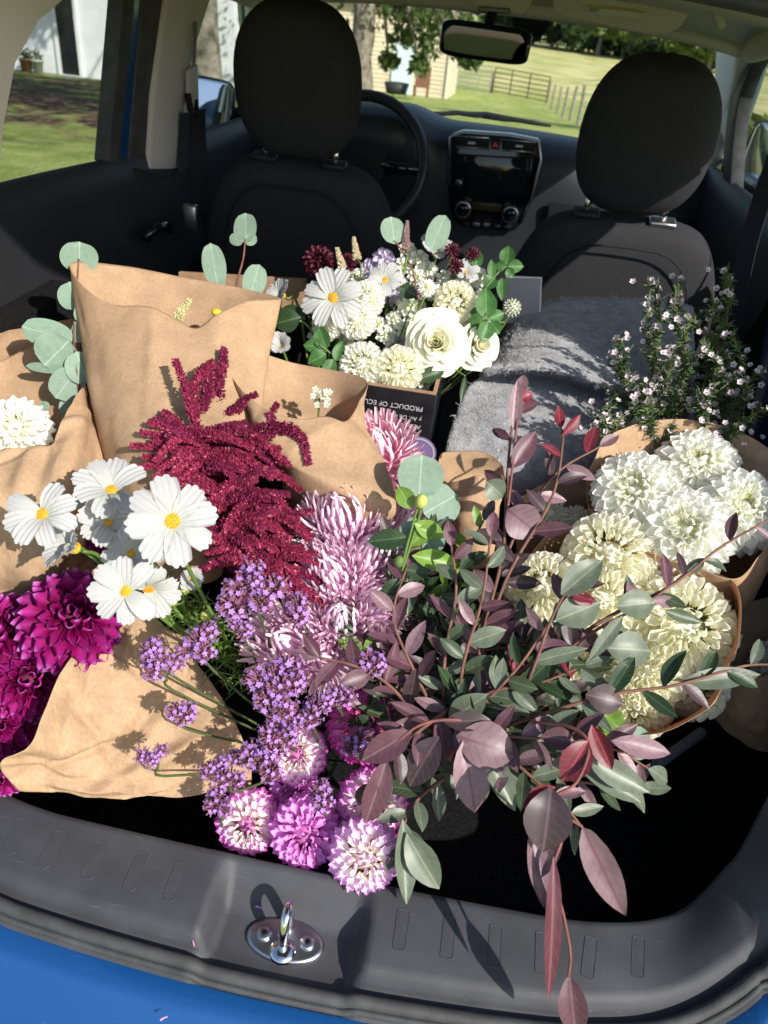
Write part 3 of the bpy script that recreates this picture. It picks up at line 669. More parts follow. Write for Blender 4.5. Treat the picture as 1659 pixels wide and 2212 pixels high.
# belt guide slot, anchor and belt
MB().tube([onside(403, 45, -1)+Vector((.02, 0, 0)), onside(395, 150, -1)+Vector((.024, 0, 0))], .004, 6).put('belt_slot', mat('slot_grey', lincol=(.2, .19, .18)), car)
sidepiece('belt_adjuster', [(380, 150), (400, 135), (404, 230), (384, 240)], -1, .012, trimL, .030, .004)
a0 = onside(386, 235, -1)+Vector((.03, 0, 0))
MB().tube([a0+Vector((0, -.02, .035)), a0+Vector((.006, -.02, 0)), a0+Vector((.006, .015, -.01)), a0+Vector((0, .02, .02))], .0075, 8).put('belt_anchor', softP, car, smooth=True)
def belt(P, wd, nrm, name='seat_belt'):
    P = [Vector(p) for p in cr(P, 6)]; G = []
    for i, p in enumerate(P):
        t = (P[min(i+1, len(P)-1)]-P[max(0, i-1)]).normalized(); sd = t.cross(Vector(nrm)).normalized()
        G.append([p-sd*wd/2, p-sd*wd/2+Vector(nrm)*.0012, p+sd*wd/2+Vector(nrm)*.0012, p+sd*wd/2])
    MB().grid(G, cv=True).put(name, mat('belt_webbing', lincol=(.02, .022, .03), rough=.8, noi=(300, .3)), car, smooth=False)
belt([a0+Vector((.01, 0, 0)), onside(395, 320, -1)+Vector((.035, 0, 0)), onside(405, 470, -1)+Vector((.04, 0, 0)), onside(412, 620, -1)+Vector((.04, 0, 0))], .046, (.7, -.7, 0))
belt([onside(372, 240, -1)+Vector((.03, 0, 0)), onside(370, 300, -1)+Vector((.028, 0, 0)), onside(366, 370, -1)+Vector((.03, 0, 0))], .03, (.9, -.4, 0))
belt([on(0, .575, 1700, 280), on(0, .57, 1640, 450), on(0, .565, 1605, 580), on(0, .57, 1560, 800)], .042, (-.8, -.6, 0))
buck = on(0, -.56, 412, 468); MB().box(tuple(buck), (.03, .02, .05)).put('belt_buckle', satin, car, smooth=True, bevel=.005)
# right side: door frames
sidepiece('door_frame', [(1670, 58), (1632, 84), (1603, 128), (1582, 195), (1572, 265), (1566, 330), (1562, 405), (1580, 408), (1584, 335), (1590, 268), (1600, 210), (1622, 150), (1645, 112), (1672, 88)], 1, .035, rubber, .004, .003)
sidepiece('pillar_cover', [(1600, 30), (1545, 90), (1540, 180), (1548, 260), (1564, 320), (1574, 260), (1584, 195), (1605, 128), (1634, 84), (1670, 58), (1670, 20)], 1, .03, headl, -.004, .004)
tw = onside(1556, 330, 1)
# glass panes
def pane(name, pts, m): return part(name, mesh(name, pts, [tuple(range(len(pts)))], m, False), car)
sx_ = lambda z, s: s*(sidex(z)+.028)
pane('rear_door_glass', [(sx_(1.07, -1), .68, 1.07), (sx_(1.07, -1), 1.13, 1.07), (sx_(1.38, -1), 1.22, 1.38), (sx_(1.38, -1), .86, 1.38)], glassS)
pane('front_door_glass', [(sx_(1.06, -1), 1.36, 1.06), (sx_(1.06, -1), 2.22, 1.06), (sx_(1.38, -1), 1.86, 1.38), (sx_(1.38, -1), 1.42, 1.38)], glassS)
pane('front_door_glass', [(sx_(1.06, 1), 1.36, 1.05), (sx_(1.06, 1), 2.22, 1.05), (sx_(1.38, 1), 1.86, 1.38), (sx_(1.38, 1), 1.42, 1.38)], glassS)
ws = MB().grid([[(x*(.70-.10*t)/.7, 2.44-.58*t-.05*(x/.7)**2, 1.075+.315*t-.01*(x/.7)**2) for x in np.linspace(-.7, .7, 15)] for t in np.linspace(0, 1, 8)]).put('windscreen', glassW, car, smooth=True)
# bonnet
G = [[(x, y, .97-.14*smooth(2.4, 3.4, y)-.05*(abs(x)/.75)**2-.2*smooth(3.2, 3.45, y)) for x in np.linspace(-.76, .76, 15)] for y in np.linspace(2.40, 3.5, 12)]
MB().grid(G).put('bonnet', blue, car, smooth=True)
# wipers seen above the dash edge
for P in ([(862, 243), (900, 246), (945, 246), (990, 244), (1030, 250), (1048, 252)], [(935, 248), (985, 243), (1010, 246), (1050, 246), (1100, 256), (1150, 265), (1190, 272)], [(1040, 252), (1090, 258), (1140, 262)]):
    MB().tube([on(1, 2.43, x, y) for x, y in P], [.005]+[.007]*(len(P)-2)+[.004], 6).put('wiper', softP, car, smooth=True)
# overhead console, mirror, visors
MB().prism([on(1, 1.80, *p) for p in [(1012, -40), (1150, -30), (1150, 8), (1128, 34), (1035, 24), (1012, 0)]], (0, .12, .02)).put('overhead_console', headl, car, smooth=True, bevel=.008)
MB().prism([on(1, 1.795, *p) for p in [(1032, 13), (1102, 18), (1101, 30), (1033, 25)]], (0, .012, 0)).put('map_light', gloss, car, bevel=.002)
MB().prism([on(1, 1.93, *p) for p in [(1100, 20), (1192, 20), (1190, 55), (1170, 83), (1110, 75)]], (0, .06, .0)).put('sensor_housing', softP, car, smooth=True, bevel=.01)
mc = on(1, 1.80, 1048, 91); Mm = Matrix.Translation(mc) @ Matrix.Rotation(rad(1.5), 4, 'Y') @ Matrix.Rotation(rad(8), 4, 'Z')
s_ = superell(.110, .018, .039, .35, .35, 12, 40); rv = MB().add(s_.V, s_.F, Mm).put('rear_view_mirror', gloss, car, smooth=True)
s_ = superell(.103, .003, .033, .3, .35, 8, 40); MB().add(s_.V, s_.F, Mm @ Matrix.Translation((0, -.0175, 0))).put('mirror_glass', darkmir, rv, smooth=True)
MB().tube([mc+Vector((0, .02, .02)), mc+Vector((.005, .05, .06)), mc+Vector((.01, .1, .09))], [.014, .012, .016], 8).put('mirror_stem', softP, rv, smooth=True)
vz = MB().prism([on(1, 1.74, *p) for p in [(1195, -30), (1192, 25), (1215, 40), (1400, 78), (1432, 80), (1470, 62), (1490, 30), (1480, -10)]], (0, .03, .012)).put('sun_visor', headl, car, smooth=True, bevel=.008)
lb = MB().prism([on(1, 1.733, *p) for p in [(1269, 11), (1395, 26), (1393, 42), (1268, 27)]], (0, .001, 0)).put('warning_label', mat('label_white', lincol=(.75, .76, .74), rough=.6), vz)
MB().prism([on(1, 1.7315, *p) for p in [(1269.5, 11.6), (1394, 26.4), (1393.6, 30), (1269.3, 15)]], (0, .001, 0)).put('label_band', mat('label_yellow', lincol=(.75, .55, .1), rough=.6), vz)
for i in range(3):
    MB().prism([on(1, 1.7315, 1272, 17+i*3), on(1, 1.7315, 1298-i*5, 20+i*3), on(1, 1.7315, 1298-i*5, 21.2+i*3), on(1, 1.7315, 1272, 18.2+i*3)], (0, .001, 0)).put('label_print', softP, vz)
# grab handle on the right rail
MB().tube([on(1, 1.62, 1545, 12), on(1, 1.62, 1552, 40), on(1, 1.62, 1560, 62)], .010, 8).put('grab_handle', headl, car, smooth=True)
# door mirrors
def doormirror(x, y, Y, wpx, hpx, s, rz, rx):
    c = on(1, Y, x, y); d = (c-CAM).dot(FW); a, b = wpx*d/1660/2, hpx*d/1660/2
    M = Matrix.Translation(c) @ Matrix.Rotation(rad(rz), 4, 'Z') @ Matrix.Rotation(rad(rx), 4, 'X') @ Matrix.Rotation(rad(5), 4, 'Y')
    s_ = superell(a*1.1, .05, b*1.12, .4, .5, 16, 40, lambda X, Yy, Z: (X, Yy+.04 if Yy > 0 else Yy*.4, Z)); o = MB().add(s_.V, s_.F, M).put('door_mirror', gloss if s < 0 else softP, car, smooth=True)
    s_ = superell(a, .003, b, .3, .4, 8, 40); MB().add(s_.V, s_.F, M @ Matrix.Translation((0, -.021, 0))).put('mirror_glass', mirM, o, smooth=True)
    MB().tube([c+Vector((-s*.02, .02, -b*.6)), Vector((s*.70, Y+.1, 1.07))], .02, 8).put('mirror_arm', softP, o, smooth=True)
doormirror(455, 231, 2.02, 92, 100, -1, 12, -13)
doormirror(1652, 335, 2.02, 80, 115, 1, -12, -13)
# blue painted edge of the open rear passenger door
P = [on(0, .63, *p) for p in [(1614, 960), (1628, 880), (1640, 790), (1665, 660), (1700, 640), (1700, 1000)]]
de = MB().prism(P, (.03, 0, 0)).put('rear_door_edge', blue, car)
MB().prism([on(0, .624, *p) for p in [(1626, 885), (1700, 888), (1700, 899), (1625, 898)]], (.004, 0, 0)).put('check_strap', satin, car)

# ================================================================== FLOWER KIT
def petal_vf(nt, ns, wf, zf, xf=None):
    V = []; F = []
    for i in range(nt+1):
        t = i/nt
        for j in range(ns+1):
            u = 2*j/ns-1; wd = wf(t)
            x = xf(t, u) if xf else t
            V.append((x, u*wd, zf(t, u)))
    for i in range(nt):
        for j in range(ns):
            a = i*(ns+1)+j; F.append((a, a+1, a+ns+2, a+ns+1))
    return V, F
PET = {}
def petals(kind, m):
    key = (kind, m.name)
    if key in PET: return PET[key]
    out = []
    for v in range(3):
        r = random.Random(v*17+len(kind)); a = r.uniform(-.06, .06); c = r.uniform(.85, 1.15)
        if kind == 'dahlia':
            vf = petal_vf(7, 4, lambda t: .5*(.16+.84*min(1, 1.45*t)**.8)*(1-.42*t**5), lambda t, u: c*.30*u*u*(1-.2*t)+.12*t*t-.12*math.sin(math.pi*t)+a*t, lambda t, u: 1-(1-t)**1.35-.26*abs(u)**1.8*t**3)
        elif kind == 'ball':   # short, cupped, blunt
            vf = petal_vf(7, 4, lambda t: .5*(.3+.7*min(1, 1.5*t)**.8)*(1-.30*t**6), lambda t, u: c*.62*u*u*(.7+.3*t)-.14*math.sin(math.pi*t)+.10*t*t*t+a*t, lambda t, u: 1-(1-t)**1.35-.22*abs(u)**2.2*t*t)
        elif kind == 'cosmos':
            tooth = lambda u: .07*abs(math.sin(u*4.6))+.04*math.cos(u*1.5)
            vf = petal_vf(9, 12, lambda t: .5*(.22+.78*math.sin(math.pi*(.02+.60*t))**.8), lambda t, u: .06*math.cos(u*13)*(.3+.7*t)*min(1, t*4)+.07*u*u*t+c*.10*math.sin(math.pi*t)-.13*t*t+a*t, lambda t, u: t*(.93-.10*abs(u)**3+tooth(u)) if t > .01 else 0)
        elif kind == 'needle':  # spider mum ray
            V, F = [], []; n = 7
            for i in range(n):
                t = i/(n-1); y0 = 0; z0 = .06*math.sin(math.pi*t)+(.20+.05*v)*t**3; x0 = t*(1-.10*t*t)
                wd = (.016+.018*t)*(1 if t < .95 else .6)
                for k in range(4):
                    q = math.pi*k/3; V.append((x0, wd*math.cos(q), z0-wd*.8*math.sin(q)))
            F = [(i*4+k, i*4+k+1, i*4+k+5, i*4+k+4) for i in range(n-1) for k in range(3)]
            F.append(((n-1)*4, (n-1)*4+1, (n-1)*4+2, (n-1)*4+3)); vf = (V, F)
        out.append(mesh(kind+'_petal', vf[0], vf[1], m))
    PET[key] = out
    return out
stemM = mat('green_stem', lincol=(.10, .17, .035), rough=.5, noi=(30, .25), tr=.1)
stemD = mat('dark_green_stem', lincol=(.06, .09, .03), rough=.6, noi=(30, .25))
twigM = mat('brown_twig', lincol=(.16, .075, .055), rough=.8, noi=(60, .35))
stub = mat('sepal_green', lincol=(.09, .15, .035), rough=.6)
def stem(parent, top, axis, base, r=.0022, m=None, name='stem'):
    top = Vector(top); base = Vector(base); L = (top-base).length
    P = [top-Vector(axis)*.002, top-Vector(axis)*min(.03, L*.25), top.lerp(base, .55)+Vector((0, 0, -.01)), base]
    MB().tube([Vector(p) for p in cr(P, 4)], r, 6).put(name, m or stemM, parent, smooth=True)
HEART = {'cream_petal': (.82, .80, .60), 'ivory_petal': (.82, .81, .66), 'magenta_petal': (.10, .004, .03), 'bicolour_petal': (.4, .12, .3), 'orchid_petal': (.4, .1, .3), 'lilac_white_petal': (.55, .4, .4), 'hot_pink_petal': (.5, .1, .25), 'pink_mum_petal': (.5, .26, .42), 'rosy_mum_petal': (.5, .2, .3), 'stock_petal': (.5, .52, .36)}
def dahlia(name, label, group, pos, axis, R, mat_, N=84, kind='dahlia', th=(4, 108), dome=.72, pl=.72, wd=.36, tilt=14, base=None, centre=None, seed=0, cat='dahlia', r_in=.5, eyeM=None, lean=(12, -40, -14)):
    if kind == 'needle': lean = (tilt*1.3, tilt*.8, -tilt*.3)
    r = random.Random(seed+int(pos[0]*9999)); A = Vector(axis).normalized(); pos = Vector(pos)
    e1 = A.orthogonal().normalized(); e1 = Matrix.Rotation(r.random()*6.28, 3, A) @ e1; e2 = A.cross(e1)
    t = thing(name, label, cat, pos, group); ms = petals(kind, mat_); C = pos-A*R*.45
    for k in range(N):
        f = (k+.5)/N; ph = k*2.39996+r.uniform(-.08, .08); theta = rad(th[0]+(th[1]-th[0])*f**.62)+r.uniform(-.05, .05)
        rd = e1*math.cos(ph)+e2*math.sin(ph)
        dr = A*math.cos(theta)+rd*math.sin(theta); nr = A*math.sin(theta)-rd*math.cos(theta)
        tip = R*(dome+(1-dome)*math.sin(min(theta, math.pi/2)))*r.uniform(.95, 1.04)+R*.30*math.cos(theta)
        ln = tip*pl*(r_in+(1-r_in)*min(1, f*1.6)**.7) if kind != 'needle' else tip*pl
        tl = rad(lean[0]+(lean[1]-lean[0])*min(1, f*4) if f < .25 else lean[1]+(lean[2]-lean[1])*(f-.25)/.75)+r.uniform(-.09, .09); d2 = (dr*math.cos(tl)+nr*math.sin(tl)).normalized()
        b0 = C+dr*tip-d2*ln
        w_ = R*wd*(.5+.5*min(1, f*1.5)**.6)*r.uniform(.9, 1.1) if kind != 'needle' else ln
        nr = (nr+d2.cross(nr)*r.uniform(-.18, .18)).normalized()
        part('petal', ms[k % 3], t, basis(d2, nr, b0, ln, w_, w_))
    if eyeM:
        MB().ball(pos+A*R*.34, R*.12, 10, 6).put('eye', eyeM, t, smooth=True)
    MB().ball(C+A*R*.15, R*.44, 14, 8).put('flower_heart', mat(mat_.name+'_heart', lincol=HEART[mat_.name], rough=.7) if mat_.name in HEART else mat_, t, smooth=True)
    MB().lathe([(.001, -R*.22), (R*.22, -R*.2), (R*.42, -R*.06), (R*.28, R*.04), (.001, R*.04)], 12, basis(e1, A, C-A*R*.12)).put('calyx', stub, t, smooth=True)
    if base is not None: stem(t, C-A*R*.2, A, base)
    return t
discY = mat('yellow_disc', lincol=(.58, .30, .015), rough=.7, noi=(3.5, .45)); discO = mat('orange_disc', lincol=(.55, .22, .015), rough=.7, noi=(400, .3))
def disc_mesh(m):
    b = MB(); b.lathe([(.9, -.25), (1, .05), (.8, .35), (.45, .5), (.001, .55)], 16); r = random.Random(2)
    for k in range(70):
        f = (k+.5)/70; a = k*2.39996; q = math.sqrt(f)*.95; z = .05+.52*(1-q*q); h = .12+.14*f*r.uniform(.5, 1.4)
        b.lathe([(.075, 0), (.09, h*.6), (.05, h), (.001, h)], 5, Matrix.Translation((q*math.cos(a), q*math.sin(a), z-.03)) @ Matrix.Rotation(q*.6, 4, Vector((-math.sin(a), math.cos(a), 0))))
    return b.me('disc', m)
DISC = [disc_mesh(discY), disc_mesh(discO)]
whiteP = mat('white_cosmos_petal', ramp=[(0, (190, 202, 160)), (.2, (194, 197, 192)), (1, (200, 200, 201))], rough=.6, spec=.12, tr=.4)
def cosmos(label, group, pos, axis, R, base, cup=.12, n=8, drop=(), seed=0, wd=.6, name='cosmos_flower', disc=0, dr=.2):
    r = random.Random(seed); A = Vector(axis).normalized(); pos = Vector(pos); t = thing(name, label, 'cosmos', pos, group)
    e1 = A.orthogonal().normalized(); e1 = Matrix.Rotation(r.random()*6.28, 3, A) @ e1; e2 = A.cross(e1); ms = petals('cosmos', whiteP)
    for k in range(n):
        if k in drop: continue
        ph = 2*math.pi*k/n+r.uniform(-.07, .07); rd = e1*math.cos(ph)+e2*math.sin(ph); el = cup+r.uniform(-.10, .16)
        d = rd*math.cos(el)+A*math.sin(el); nr = A*math.cos(el)-rd*math.sin(el); s = R*r.uniform(.94, 1.05)
        sd = d.cross(nr); nr = (nr+sd*r.uniform(-.22, .22)).normalized()
        part('petal', ms[k % 3], t, basis(d, nr, pos+A*(R*.03*(k % 2))+rd*R*.05, s, s*wd*r.uniform(.94, 1.05), s*.9))
    part('disc', DISC[disc], t, basis(e1, A, pos+A*R*.02, R*dr, R*dr, R*dr))
    MB().lathe([(.001, -R*.2), (R*.10, -R*.15), (R*.17, -R*.02), (R*.05, 0)], 10, basis(e1, A, pos)).put('calyx', stub, t, smooth=True)
    stem(t, pos-A*R*.16, A, base, .0021); return t
def leaf_vf(w0, fold, curl, tipp, nt=8, ns=4, wav=0.0, seed=0):
    r = random.Random(seed); ph = r.random()*6
    wf = lambda t: w0*(math.sin(math.pi*t**tipp)**.8 if 0 < t < 1 else 0)+.004
    return petal_vf(nt, ns, wf, lambda t, u: fold*abs(u)*wf(t)+curl*(t*t-t*.4)+wav*math.sin(t*11+ph+u*1.5)*abs(u), None)
LM = {}
def leafset(kind, m):
    k = (kind, m.name)
    if k not in LM:
        ps = {'lor': [(.25, .35, -.16, .95), (.22, .55, .10, .9), (.28, .25, -.25, 1.0), (.2, .3, -.05, .85), (.24, .6, -.34, .9), (.22, .15, .22, 1.0)], 'euc': [(.5, .18, -.06, 1.0), (.46, .1, .08, .9), (.52, -.1, -.1, .95)],
              'green': [(.26, .4, -.2, 1.0), (.24, .3, .05, .9)], 'long': [(.17, .3, -.2, .9), (.15, .4, -.35, .95)], 'mint': [(.30, .45, -.2, .75), (.28, .35, -.1, .8)]}[kind]
        LM[k] = []
        for i, p in enumerate(ps):
            v = leaf_vf(*p, nt=10 if kind == 'euc' else 8, wav=.012 if kind != 'mint' else .02, seed=i)
            if kind == 'euc':   # round leaf with a short notch at its stalk
                V, F = petal_vf(12, 6, lambda t: .52*math.sqrt(max(0, 1-(2*t-1)**2))**.92+.006, lambda t, u: p[1]*abs(u)*.2+p[2]*(t*t-t*.4)+.02*math.sin(t*8+i*2)*u)
                v = (V, F)
            LM[k].append(mesh(kind+'_leaf', v[0], v[1], m))
    return LM[k]
def leaf(parent, kind, m, base, d, nrm, L, w=1., i=None, name='leaf'):
    ms = leafset(kind, m); me = ms[(i if i is not None else random.randrange(99)) % len(ms)]
    return part(name, me, parent, basis(d, nrm, base, L, L*w, L*w))

# ------------------------------------------------------------------ materials of the flowers
creamP = mat('cream_petal', ramp=[(0, (240, 236, 196)), (.4, (249, 247, 226)), (1, (252, 251, 242))], rough=.5, spec=.25, tr=.56)
ivoryP = mat('ivory_petal', ramp=[(0, (236, 235, 200)), (.4, (247, 247, 236)), (1, (250, 250, 247))], rough=.55, spec=.15, tr=.46)
magP = mat('magenta_petal', ramp=[(0, (70, 0, 38)), (.55, (124, 4, 74)), (.86, (150, 30, 118)), (1, (190, 116, 192))], rough=.6, spec=.15, tr=.22, rand=.2)
bicP = mat('bicolour_petal', ramp=[(0, (246, 240, 210)), (.48, (250, 240, 240)), (.74, (236, 172, 226)), (.93, (192, 66, 178)), (1, (172, 40, 160))], rough=.5, spec=.25, tr=.3)
orcP = mat('orchid_petal', ramp=[(0, (222, 130, 200)), (.5, (232, 156, 224)), (.8, (234, 166, 232)), (1, (214, 116, 210))], rough=.5, spec=.25, tr=.3)
lilP = mat('lilac_white_petal', ramp=[(0, (246, 240, 200)), (.35, (248, 238, 240)), (.65, (236, 200, 234)), (1, (216, 146, 216))], rough=.5, spec=.25, tr=.3)
hotP = mat('hot_pink_petal', ramp=[(0, (228, 90, 130)), (.5, (230, 130, 196)), (1, (204, 60, 170))], rough=.5, spec=.25, tr=.3)
mumP = mat('pink_mum_petal', ramp=[(0, (222, 164, 194)), (.5, (236, 200, 222)), (1, (246, 226, 238))], rough=.5, spec=.2, tr=.35, rand=.1)
mumR = mat('rosy_mum_petal', ramp=[(0, (226, 140, 176)), (.5, (240, 184, 206)), (1, (250, 222, 234))], rough=.5, spec=.2, tr=.25, rand=.1)
choP = mat('dark_burgundy_petal', ramp=[(0, (40, 8, 18)), (1, (84, 18, 40))], rough=.5, spec=.3, tr=.1)
eyeY = mat('yellow_eye', lincol=(.45, .4, .05), rough=.7, noi=(500, .3))


# ================================================================== PAPER WRAPS
def kraft_mat(name, c, seed):
    m = mat(name, lincol=c, rough=.78, spec=.25, tr=.30, trc=(214, 142, 74), noi=(34, .12), bump=(40, .12, .004), coord='Object')
    N = m.node_tree.nodes; L = m.node_tree.links; b = N['Principled BSDF']
    bpn = [x for x in N if x.bl_idname == 'ShaderNodeBump'][0]
    tcv = N.new('ShaderNodeTexCoord'); nv_ = N.new('ShaderNodeTexNoise'); nv_.inputs['Scale'].default_value = 9; L.new(tcv.outputs['Object'], nv_.inputs['Vector'])
    av = N.new('ShaderNodeVectorMath'); av.operation = 'MULTIPLY_ADD'; L.new(nv_.outputs['Color'], av.inputs[0]); av.inputs[1].default_value = (.09, .09, .09); L.new(tcv.outputs['Object'], av.inputs[2])
    vo = N.new('ShaderNodeTexVoronoi'); vo.inputs['Scale'].default_value = 13; L.new(av.outputs[0], vo.inputs['Vector'])
    b2 = N.new('ShaderNodeBump'); b2.inputs['Strength'].default_value = .10; b2.inputs['Distance'].default_value = .012; L.new(vo.outputs['Distance'], b2.inputs['Height']); L.new(bpn.outputs[0], b2.inputs['Normal']); L.new(b2.outputs[0], b.inputs['Normal'])
    # fine vertical fibres of machine-made kraft paper
    src = b.inputs['Base Color'].links[0].from_socket
    tc = N.new('ShaderNodeTexCoord'); mp = N.new('ShaderNodeMapping'); mp.inputs['Scale'].default_value = (420, 420, 60); L.new(tc.outputs['Object'], mp.inputs[0])
    n = N.new('ShaderNodeTexNoise'); n.inputs['Scale'].default_value = 1; n.inputs['Detail'].default_value = 3; L.new(mp.outputs[0], n.inputs['Vector'])
    r = N.new('ShaderNodeMapRange'); r.inputs[1].default_value = .35; r.inputs[2].default_value = .65; r.inputs[3].default_value = .88; r.inputs[4].default_value = 1.1; L.new(n.outputs[0], r.inputs[0])
    h = N.new('ShaderNodeHueSaturation'); L.new(src, h.inputs['Color']); L.new(r.outputs[0], h.inputs['Value']); L.new(h.outputs[0], b.inputs['Base Color'])
    return m
kraft = kraft_mat('kraft_paper', (.50, .345, .21), 0)
def crumple(Gr, amp, sc, cv):
    G = np.array([[tuple(p) for p in r] for r in Gr]); nu, nv = G.shape[:2]
    du = np.gradient(G, axis=0); dv = (np.roll(G, -1, 1)-np.roll(G, 1, 1)) if cv else np.gradient(G, axis=1)
    nn = np.cross(du, dv); nn /= (np.linalg.norm(nn, axis=2, keepdims=True)+1e-9)
    for i in range(nu):
        for j in range(nv):
            p = Vector(G[i, j]); q = p*sc
            v = abs(noise.noise(q))*1.0+abs(noise.noise(q*2.1+Vector((3, 1, 7))))*.5+.5*noise.noise(q*.5+Vector((9, 2, 4)))-.45
            G[i, j] += nn[i, j]*amp*v
    return G
def crease(G, seed, n, amp=.0055):
    r = random.Random(seed); nu, nv = G.shape[:2]; base = G.copy()
    for _ in range(n):
        i, j = r.randrange(1, nu-1), r.randrange(1, nv-1); p0 = base[i, j]; tu = base[i+1, j]-base[i-1, j]; tv = base[i, j+1]-base[i, j-1]
        nn = np.cross(tu, tv); nn /= np.linalg.norm(nn)+1e-9; a = r.uniform(0, math.pi); tu = tu/(np.linalg.norm(tu)+1e-9); tv = np.cross(nn, tu)
        d = tu*math.cos(a)+tv*math.sin(a); e = np.cross(nn, d); q = base-p0; s_ = np.abs(q@d); l_ = np.abs(q@e); o_ = np.abs(q@nn)
        w_, L_, A_ = r.uniform(.006, .022), r.uniform(.05, .18), amp*r.uniform(.4, 1.2)*r.choice((-1, 1))
        f = np.clip(1-s_/w_, 0, 1)*np.clip(1.3*(1-l_/L_), 0, 1)*np.clip(1-o_/.05, 0, 1)
        G = G+f[..., None]*nn*A_
    return G
def wrap(label, rings, cv=True, amp=.006, sc=16, nu=34, nv=9, m=None, name='kraft_paper_wrap', group=None, cr_=(.3, 12, .0035)):
    R = [np.array([tuple(at(*p)) for p in r]) for r in rings]
    R = [np.array(cr(list(r), nv, cv)) for r in R]
    G = cr(R, nu); G = crease(crumple(G, amp*cr_[0], sc, cv), len(label), cr_[1], cr_[2])
    me = MB().grid([[tuple(p) for p in r] for r in G], cv=cv).me(name, m or kraft, True)
    o = part(name, me); tag(o, label, 'wrapping paper', group)
    so_ = o.modifiers.new('thickness', 'SOLIDIFY'); so_.thickness = .0004; so_.offset = 0
    return o
# A: tall paper cone behind the amaranth
wrap('tall brown paper cone standing behind the crimson amaranth', [
    [(155, 568, 1.02), (182, 618, .975), (240, 657, .95), (320, 662, .94), (385, 692, .94), (425, 708, .945), (470, 678, .95), (535, 650, .975), (607, 645, 1.01), (520, 622, 1.05), (400, 600, 1.07), (280, 577, 1.06)],
    [(180, 760, .97), (215, 800, .925), (270, 820, .90), (340, 830, .89), (400, 840, .89), (440, 845, .895), (490, 830, .91), (535, 810, .935), (578, 790, .97), (510, 790, 1.02), (400, 790, 1.04), (280, 780, 1.02)],
    [(212, 930, .92), (250, 970, .88), (300, 990, .86), (350, 1000, .85), (400, 1010, .85), (440, 1010, .855), (490, 1000, .87), (530, 980, .90), (555, 950, .93), (500, 940, .98), (400, 940, 1.0), (290, 940, .97)],
    [(290, 1230, .93), (310, 1240, .92), (340, 1250, .92), (370, 1255, .92), (410, 1260, .92), (430, 1260, .92), (450, 1260, .93), (470, 1250, .94), (480, 1240, .95), (460, 1235, .97), (400, 1230, .98), (330, 1230, .96)]], amp=.007)
# B: lower cone between amaranth and white bouquet
wrap('open brown paper cone with a curled lip next to the boxed white bouquet', [
    [(487, 748, .97), (492, 800, .93), (530, 850, .90), (590, 890, .885), (650, 905, .88), (705, 900, .89), (745, 912, .90), (770, 880, .93), (792, 822, .98), (730, 802, 1.02), (640, 785, 1.03), (560, 762, 1.0)],
    [(530, 850, .95), (540, 900, .91), (570, 950, .88), (620, 985, .865), (680, 1000, .86), (740, 1000, .865), (790, 1010, .87), (800, 960, .90), (775, 890, .95), (730, 870, 1.0), (650, 860, 1.01), (580, 850, .99)],
    [(590, 960, .93), (600, 1000, .905), (625, 1030, .885), (670, 1055, .87), (730, 1080, .862), (790, 1100, .86), (852, 1114, .862), (845, 1060, .89), (810, 1000, .93), (760, 970, .98), (690, 960, .99), (630, 955, .97)],
    [(650, 1180, .98), (655, 1190, .97), (665, 1200, .965), (685, 1210, .96), (710, 1220, .96), (735, 1225, .96), (760, 1230, .965), (765, 1220, .98), (760, 1205, 1.0), (740, 1195, 1.02), (700, 1185, 1.02), (670, 1180, 1.0)]], amp=.006)
# L: flat sheet under the verbena
wrap('wide open brown paper sheet lying under the purple verbena heads', [
    [(228, 1352, .835), (262, 1336, .845), (300, 1328, .85), (340, 1335, .855), (385, 1370, .86), (400, 1392, .865)],
    [(150, 1425, .775), (205, 1432, .80), (265, 1440, .82), (340, 1445, .835), (410, 1460, .85), (462, 1480, .86)],
    [(98, 1530, .745), (165, 1535, .775), (250, 1545, .80), (340, 1550, .82), (430, 1560, .838), (510, 1565, .85)],
    [(62, 1618, .735), (140, 1625, .77), (240, 1635, .795), (340, 1640, .815), (440, 1650, .83), (545, 1660, .845)],
    [(0, 1648, .738), (75, 1665, .765), (200, 1690, .792), (320, 1700, .81), (430, 1705, .825), (530, 1712, .84)],
    [(40, 1708, .765), (110, 1716, .782), (210, 1720, .80), (310, 1726, .815), (400, 1727, .826), (440, 1727, .832)]], cv=False, amp=.010, sc=19, nu=20, nv=14, cr_=(.35, 22, .008))
# outer left wrap with cream dahlia
wrap('brown paper wrap around the single cream dahlia beside the eucalyptus', [
    [(-60, 960, .86), (20, 968, .85), (100, 955, .85), (118, 935, .86), (152, 875, .89), (178, 838, .93), (192, 850, .96), (160, 760, 1.0), (80, 745, 1.02), (0, 780, 1.02), (-80, 800, 1.0)],
    [(-60, 1080, .84), (20, 1080, .83), (100, 1070, .83), (140, 1050, .835), (175, 1000, .86), (205, 960, .90), (222, 960, .94), (170, 930, .98), (80, 930, 1.0), (0, 940, 1.0), (-80, 950, .97)],
    [(-60, 1235, .86), (10, 1230, .855), (70, 1255, .855), (110, 1230, .86), (150, 1190, .88), (190, 1150, .90), (225, 1120, .93), (190, 1100, .96), (90, 1100, .98), (0, 1100, .98), (-80, 1110, .95)],
    [(-40, 1340, .93), (20, 1340, .93), (70, 1345, .93), (100, 1340, .93), (140, 1320, .94), (170, 1300, .95), (190, 1280, .96), (170, 1270, .98), (90, 1270, .99), (0, 1270, .99), (-60, 1280, .98)]], amp=.009, cr_=(.4, 26, .007))
